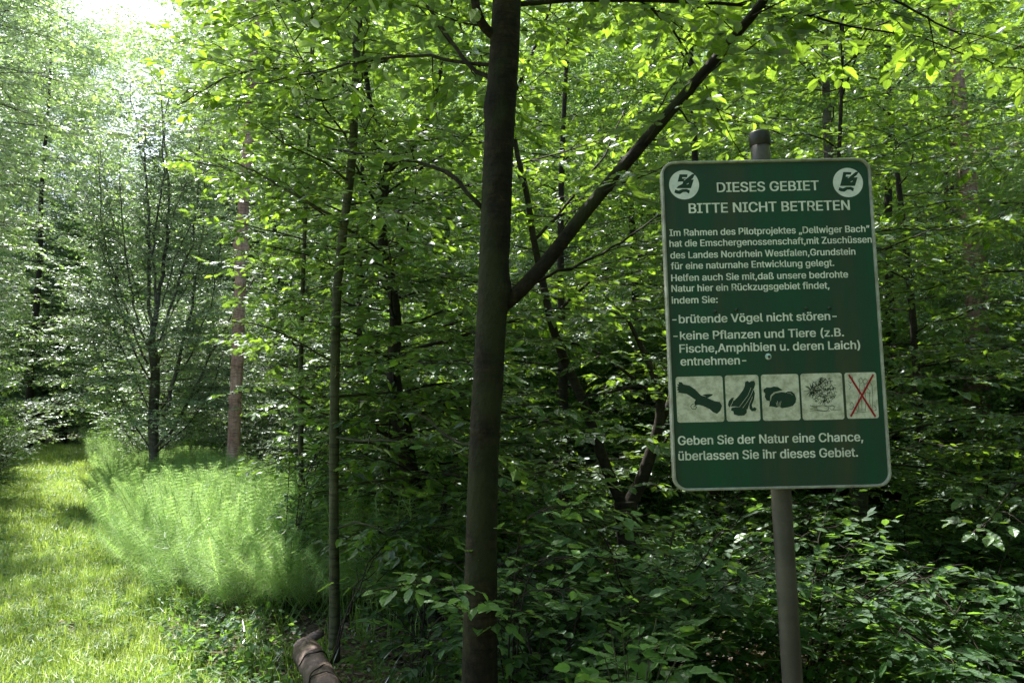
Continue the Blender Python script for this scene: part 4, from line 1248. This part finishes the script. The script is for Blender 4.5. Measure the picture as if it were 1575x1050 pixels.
sgn = empty('information_sign', (0, 0, 0), 'weathered green metal sign on a post with white German lettering and five animal pictograms', 'sign')
def sp_link(name, me, parent=sgn):
    o = bpy.data.objects.new(name, me); C.objects.link(o); o.parent = parent
    if parent is sgn: o.matrix_parent_inverse = pinv(sgn); o.matrix_basis = SM
    return o
pt = P(1168, 205, YS + 0.045); pm = P(1203, 780, YS + 0.045); pb_ = P(1218, 1010, YS + 0.045)
pdir = (pb_ - pt) / (pb_ - pt)[2]
base = pt + pdir * (0 - pt[2])
sgn.location = Vector(base)
bpy.context.view_layer.update()
# post with a cap
tb = Tubes(); tb.add(smooth_line([base + np.array([0, 0, -0.15]), pt + (base - pt) * 0.002], 30), 0.0305, 28, 0.0)
link('post', tb.mesh('post', M['post']), sgn)
tb = Tubes(); ptn = (pt - base) / np.linalg.norm(pt - base)
tb.add([pt - ptn * 0.045, pt - ptn * 0.044, pt - ptn * 0.002, pt + ptn * 0.002], [0.031, 0.0335, 0.0335, 0.031], 28)
link('post_cap', tb.mesh('post_cap', M['cap']), sgn)
# panel: a shallow folded tray with a raised rim
hw, hh = SW / 2, SH / 2
RC = 0.042
prof = [(0.0, -0.020), (0.0, 0.006), (0.0015, 0.0085), (0.0055, 0.0085), (0.0075, 0.006), (0.0085, 0.0)]   # inset, height
rings = [[(x, y, h) for x, y in rrect(-hw + i, -hh + i, hw - i, hh - i, RC - i * 0.8)] for i, h in prof]
k = len(rings[0])
V = [v for r_ in rings for v in r_]
F = [(a * k + i, a * k + (i + 1) % k, (a + 1) * k + (i + 1) % k, (a + 1) * k + i) for a in range(len(rings) - 1) for i in range(k)]
me = bpy.data.meshes.new('rim'); me.from_pydata(V, [], F); me.materials.append(M['rim'])
panel = sp_link('sign_panel', poly_mesh('sign_panel', [rrect(-hw + 0.0082, -hh + 0.0082, hw - 0.0082, hh - 0.0082, RC - 0.007)], 0.0008, M['sign'], 0.003))
rim = sp_link('rim', me, panel)
back = sp_link('back_plate', poly_mesh('back_plate', [rrect(-hw + 0.001, -hh + 0.001, hw - 0.001, hh - 0.001, RC - 0.001)], -0.012, M['rim'], 0.002), panel)
for (zz) in (0.30, -0.30):
    br = poly_mesh('bracket', [rrect(-0.12, zz - 0.02, 0.12, zz + 0.02, 0.005)], -0.0145, M['rim'], 0.006)
    sp_link('bracket', br)

ZP = 0.0014
for (txt, x0, x1, yb, cap, bold) in TEXT:
    pc, pf, lo, hi = LETTERS[txt]
    a0, a1 = S(x0, yb), S(x1, yb - (x1 - x0) * 0.018)
    sx = (a1[0] - a0[0]) / (hi - lo + 2 * bold)
    sy = (cap * YS / FPX) / CAPH
    V, F, nv = [], [], 0
    for q_, (dx, dy) in enumerate([(-1, -0.35), (1, 0.35), (-1, 0.35), (1, -0.35), (0, 0)]):   # heavier strokes
        co = pc.copy()
        co[:, 0] = a0[0] + (co[:, 0] - lo + bold * (1 + dx)) * sx
        co[:, 1] = a0[1] + (co[:, 1] + dy * bold) * sy
        co[:, 2] = ZP + q_ * 0.00003
        V.append(co); F += [[v + nv for v in f] for f in pf]; nv += len(co)
    me = bpy.data.meshes.new('lettering'); me.from_pydata([tuple(c) for c in np.concatenate(V)], [], F)
    me.materials.append(M['white'])
    sp_link('lettering', me, panel)

# two round emblems
def Z1(x, y): return S(1000 + x / 8.75, 240 + y / 8.75)          # from the enlarged corner of the photograph
for cx, cy in ((1052, 284.5), (1304, 281)):
    c0 = S(cx, cy); r_ = 23.6 * YS / FPX
    disc = [(c0[0] + r_ * math.cos(t), c0[1] + r_ * math.sin(t)) for t in np.linspace(0, 2 * math.pi, 49)[:-1]]
    em = sp_link('emblem', poly_mesh('emblem', [disc], ZP, M['emblem']))
    o0 = Z1(453, 390)
    g = lambda pts: [tuple(Z1(*p) - o0 + c0) for p in pts]
    if cx < 1100:
        a5 = g([(392, 250), (500, 252), (492, 290), (430, 288), (424, 306), (486, 310), (560, 248), (600, 246), (572, 300), (545, 322), (582, 322), (545, 436), (350, 436), (372, 410), (430, 378), (442, 352), (430, 346), (366, 350)])
    else:
        a5 = g([(392, 250), (500, 252), (492, 284), (430, 284), (422, 312), (478, 312), (560, 248), (600, 246), (572, 290), (530, 322), (582, 322), (545, 436), (345, 436), (372, 340)])
    wave = g([(335, 455), (380, 470), (430, 450), (490, 448), (530, 466), (520, 510), (480, 486), (440, 488), (400, 515), (355, 510), (322, 494)])
    sp_link('emblem_mark', poly_mesh('emblem_mark', [a5, wave], ZP + 0.0005, M['ink']), em)
    hole = strokes([g([(490, 385), (512, 372)]), g([(452, 330), (470, 318)])], 0.0018)
    sp_link('emblem_mark', poly_mesh('emblem_mark', hole, ZP + 0.0009, M['emblem']), em)

# pictograms, coordinates read in the enlarged strip of the photograph
def Z3(x, y): return S(1030 + x / 4.632, 560 + y / 4.632)
def G(pts): return [tuple(Z3(*p)) for p in pts]
PL = [((38, 86), (393, 412)), ((388, 77), (650, 405)), ((645, 71), (936, 400)), ((926, 64), (1248, 395)), ((1240, 58), (1493, 386))]
plates = []
for (a, b) in PL:
    tlp, brp = Z3(*a), Z3(*b)
    yc_t, yc_b = Z3((a[0] + b[0]) / 2, a[1])[1], Z3((a[0] + b[0]) / 2, b[1])[1]
    plates.append(sp_link('pictogram_plate', poly_mesh('pictogram_plate', [rrect(tlp[0] + 0.0012, yc_b, brp[0] - 0.0012, yc_t, 0.008)], ZP, M['plate'])))
for o, t in zip(plates, ('plate with a bird of prey in flight', 'plate with a sitting frog', 'plate with two crouching furry animals', 'plate with a round leafy bush', 'plate with a drawn figure crossed out in red')):
    o['label'] = t
ink, z2 = M['ink'], ZP + 0.0005
bird = G([(62, 126), (84, 128), (98, 144), (140, 152), (180, 178), (222, 222), (262, 232), (232, 218), (262, 212), (306, 212), (302, 222), (268, 240), (318, 262), (356, 268), (372, 295), (360, 330), (336, 352), (308, 340), (284, 318), (236, 296), (204, 288), (180, 294), (176, 268), (184, 254), (148, 228), (118, 210), (86, 206), (56, 198), (64, 188), (48, 182), (60, 172), (48, 164), (62, 156), (50, 142), (66, 142)])
sp_link('bird_silhouette', poly_mesh('bird_silhouette', [bird] + strokes([G([(186, 276), (160, 284), (148, 300), (160, 318), (184, 318), (192, 304), (180, 296), (170, 304)])], 0.0016), z2, ink), plates[0])
frog = G([(536, 128), (552, 118), (566, 128), (580, 120), (600, 118), (608, 136), (604, 158), (596, 180), (592, 220), (574, 262), (560, 300), (552, 322), (530, 314), (500, 306), (470, 300), (438, 300), (424, 306), (414, 290), (420, 262), (440, 240), (458, 236), (456, 262), (490, 226), (520, 186), (534, 158)])
leg = G([(596, 180), (606, 204), (600, 250), (584, 290), (590, 312), (604, 306), (618, 316), (610, 332), (584, 334), (568, 316), (566, 290), (588, 240)])
rock = G([(440, 310), (470, 304), (520, 308), (548, 322), (548, 344), (530, 364), (490, 366), (456, 356), (454, 336), (436, 328)])
fr = sp_link('frog_silhouette', poly_mesh('frog_silhouette', [frog, leg, rock], z2, ink), plates[1])
sp_link('frog_line', poly_mesh('frog_line', strokes([G([(596, 176), (576, 226), (548, 272), (520, 310)]), G([(578, 168), (556, 222), (520, 270), (496, 302)]), G([(458, 238), (448, 268), (430, 302)])], 0.0011), z2 + 0.0004, M['plate']), plates[1])
def blob(cx, cy, rx, ry, n=26, seed=0, j=0.05):
    rg = np.random.default_rng(seed)
    return G([(cx + rx * math.cos(t) * (1 + rg.normal(0, j)), cy + ry * math.sin(t) * (1 + rg.normal(0, j))) for t in np.linspace(0, 2 * math.pi, n + 1)[:-1]])
an1 = G([(668, 178), (690, 164), (718, 166), (740, 158), (770, 162), (804, 184), (770, 192), (740, 200), (718, 222), (712, 262), (690, 258), (676, 232), (680, 208), (668, 196)])
an2 = G([(712, 262), (722, 226), (748, 204), (790, 196), (826, 202), (840, 194), (868, 194), (888, 210), (900, 244), (896, 272), (876, 296), (840, 306), (800, 312), (780, 300), (760, 308), (730, 300), (708, 300)])
sp_link('animal_silhouette', poly_mesh('animal_silhouette', [an1, an2], z2, ink), plates[2])
sp_link('animal_line', poly_mesh('animal_line', strokes([G([(716, 262), (724, 228), (750, 206), (792, 198)]), G([(766, 262), (772, 300)]), G([(780, 270), (778, 304)]), G([(758, 272), (764, 296)]), G([(792, 262), (784, 300)]), G([(838, 206), (858, 206), (872, 220)])], 0.0009), z2 + 0.0004, M['plate']), plates[2])
rg = np.random.default_rng(9)
bl = []
for i in range(34):                                                   # spiky dark flank
    t = rg.uniform(0, 6.28); c0 = np.array([1010, 185])
    bl.append(G([tuple(c0 + 8 * np.array([math.cos(t), math.sin(t)])), tuple(c0 + rg.uniform(34, 60) * np.array([math.cos(t), math.sin(t) * 0.9]))]))
for i in range(140):                                                   # rounded leaf strokes
    t, q = rg.uniform(0, 6.28), math.sqrt(rg.uniform(0, 1))
    x_, y_ = 1092 + 84 * q * math.cos(t), 185 + 88 * q * math.sin(t)
    a_ = rg.uniform(0, 6.28); s_ = rg.uniform(7, 13)
    bl.append(G([(x_ + s_ * math.cos(a_ + u), y_ + s_ * math.sin(a_ + u)) for u in (0, 0.9, 1.8, 2.7, 3.5)]))
for i in range(26):
    t = rg.uniform(0, 6.28)
    bl.append(G([(1092 + 84 * math.cos(t), 185 + 88 * math.sin(t)), (1092 + 98 * math.cos(t + 0.05), 185 + 100 * math.sin(t + 0.05))]))
bl += [G([(1000, 296), (1040, 300), (1090, 292), (1120, 300), (1150, 296), (1180, 300)]), G([(1046, 300), (1050, 330), (1100, 336), (1130, 322), (1128, 300), (1100, 292)]),
       G([(996, 332), (1060, 326), (1120, 334), (1140, 330)]), G([(1000, 320), (1044, 312)]), G([(1140, 300), (1156, 290), (1172, 300), (1168, 318), (1150, 324), (1138, 312)]), G([(1160, 326), (1220, 322)]), G([(1000, 292), (1020, 302), (1046, 304)])]
sp_link('bush_drawing', poly_mesh('bush_drawing', strokes(bl, 0.0011), z2, ink), plates[3])
fg = [blob(1360, 118, 14, 18, 14, 1, 0.03), blob(1392, 122, 15, 17, 14, 2, 0.05)]
fg = [list(f) + [f[0]] for f in fg]
fg += [G(l) for l in ([(1352, 140), (1352, 200), (1340, 260), (1346, 330)], [(1382, 140), (1390, 190), (1396, 250), (1392, 330)], [(1366, 230), (1368, 330)], [(1340, 336), (1366, 342), (1398, 338)],
                      [(1414, 110), (1440, 150), (1446, 230), (1440, 320)], [(1400, 160), (1424, 190), (1420, 250), (1430, 300)], [(1424, 320), (1456, 330), (1476, 322)], [(1272, 100), (1300, 92), (1306, 120), (1286, 136), (1272, 120)],
                      [(1280, 290), (1296, 270), (1312, 292), (1300, 320), (1278, 316)], [(1296, 300), (1316, 310), (1300, 344)], [(1310, 350), (1340, 344), (1330, 320)], [(1400, 200), (1430, 205)], [(1452, 290), (1470, 310), (1466, 330)],
                      [(1270, 140), (1290, 160), (1276, 180)], [(1352, 200), (1370, 214), (1396, 206)])]
sp_link('figure_drawing', poly_mesh('figure_drawing', strokes([[np.array(q) for q in f] for f in fg], 0.0010), z2, ink), plates[4])
sp_link('red_cross', poly_mesh('red_cross', strokes([[np.array(q) for q in G([(1276, 78), (1462, 370)])]], 0.0058), z2 + 0.0005, M['red']), plates[4])
sp_link('red_cross', poly_mesh('red_cross', strokes([[np.array(q) for q in G([(1446, 76), (1290, 368)])]], 0.0058), z2 + 0.0010, M['red']), plates[4])
# bolt heads
def dome(name, cx, cy, r_, h, mat):
    V, F = [], []
    nn_ = 14
    for (q, hh_) in ((1, 0), (0.95, 0.5), (0.6, 0.9)):
        V += [(cx + r_ * q * math.cos(t), cy + r_ * q * math.sin(t), ZP - 0.001 + h * hh_) for t in np.linspace(0, 2 * math.pi, nn_ + 1)[:-1]]
    V.append((cx, cy, ZP + h))
    for a in range(2):
        F += [(a * nn_ + i, a * nn_ + (i + 1) % nn_, (a + 1) * nn_ + (i + 1) % nn_, (a + 1) * nn_ + i) for i in range(nn_)]
    F += [(2 * nn_ + i, 2 * nn_ + (i + 1) % nn_, 3 * nn_) for i in range(nn_)]
    me = bpy.data.meshes.new(name); me.from_pydata(V, [], F); me.materials.append(mat)
    return me
for (x_, y_) in ((328, 62), (433, 55), (787, 47), (903, 45)):
    q = S(1000 + x_ / 3.28, 460 + y_ / 3.28)
    sp_link('bolt', dome('bolt', q[0], q[1], 0.0062, 0.006, M['bolt']))
q = S(1181.6, 548.2)
b1 = sp_link('bolt', dome('bolt', q[0], q[1], 0.0105, 0.003, M['steel']))
b1['label'] = 'shiny round bolt in the middle of the sign'
sp_link('bolt_hole', dome('bolt_hole', q[0] + 0.001, q[1] - 0.0005, 0.0055, 0.0045, M['cap']), b1)  # black dome stands in for the dark inside the hole
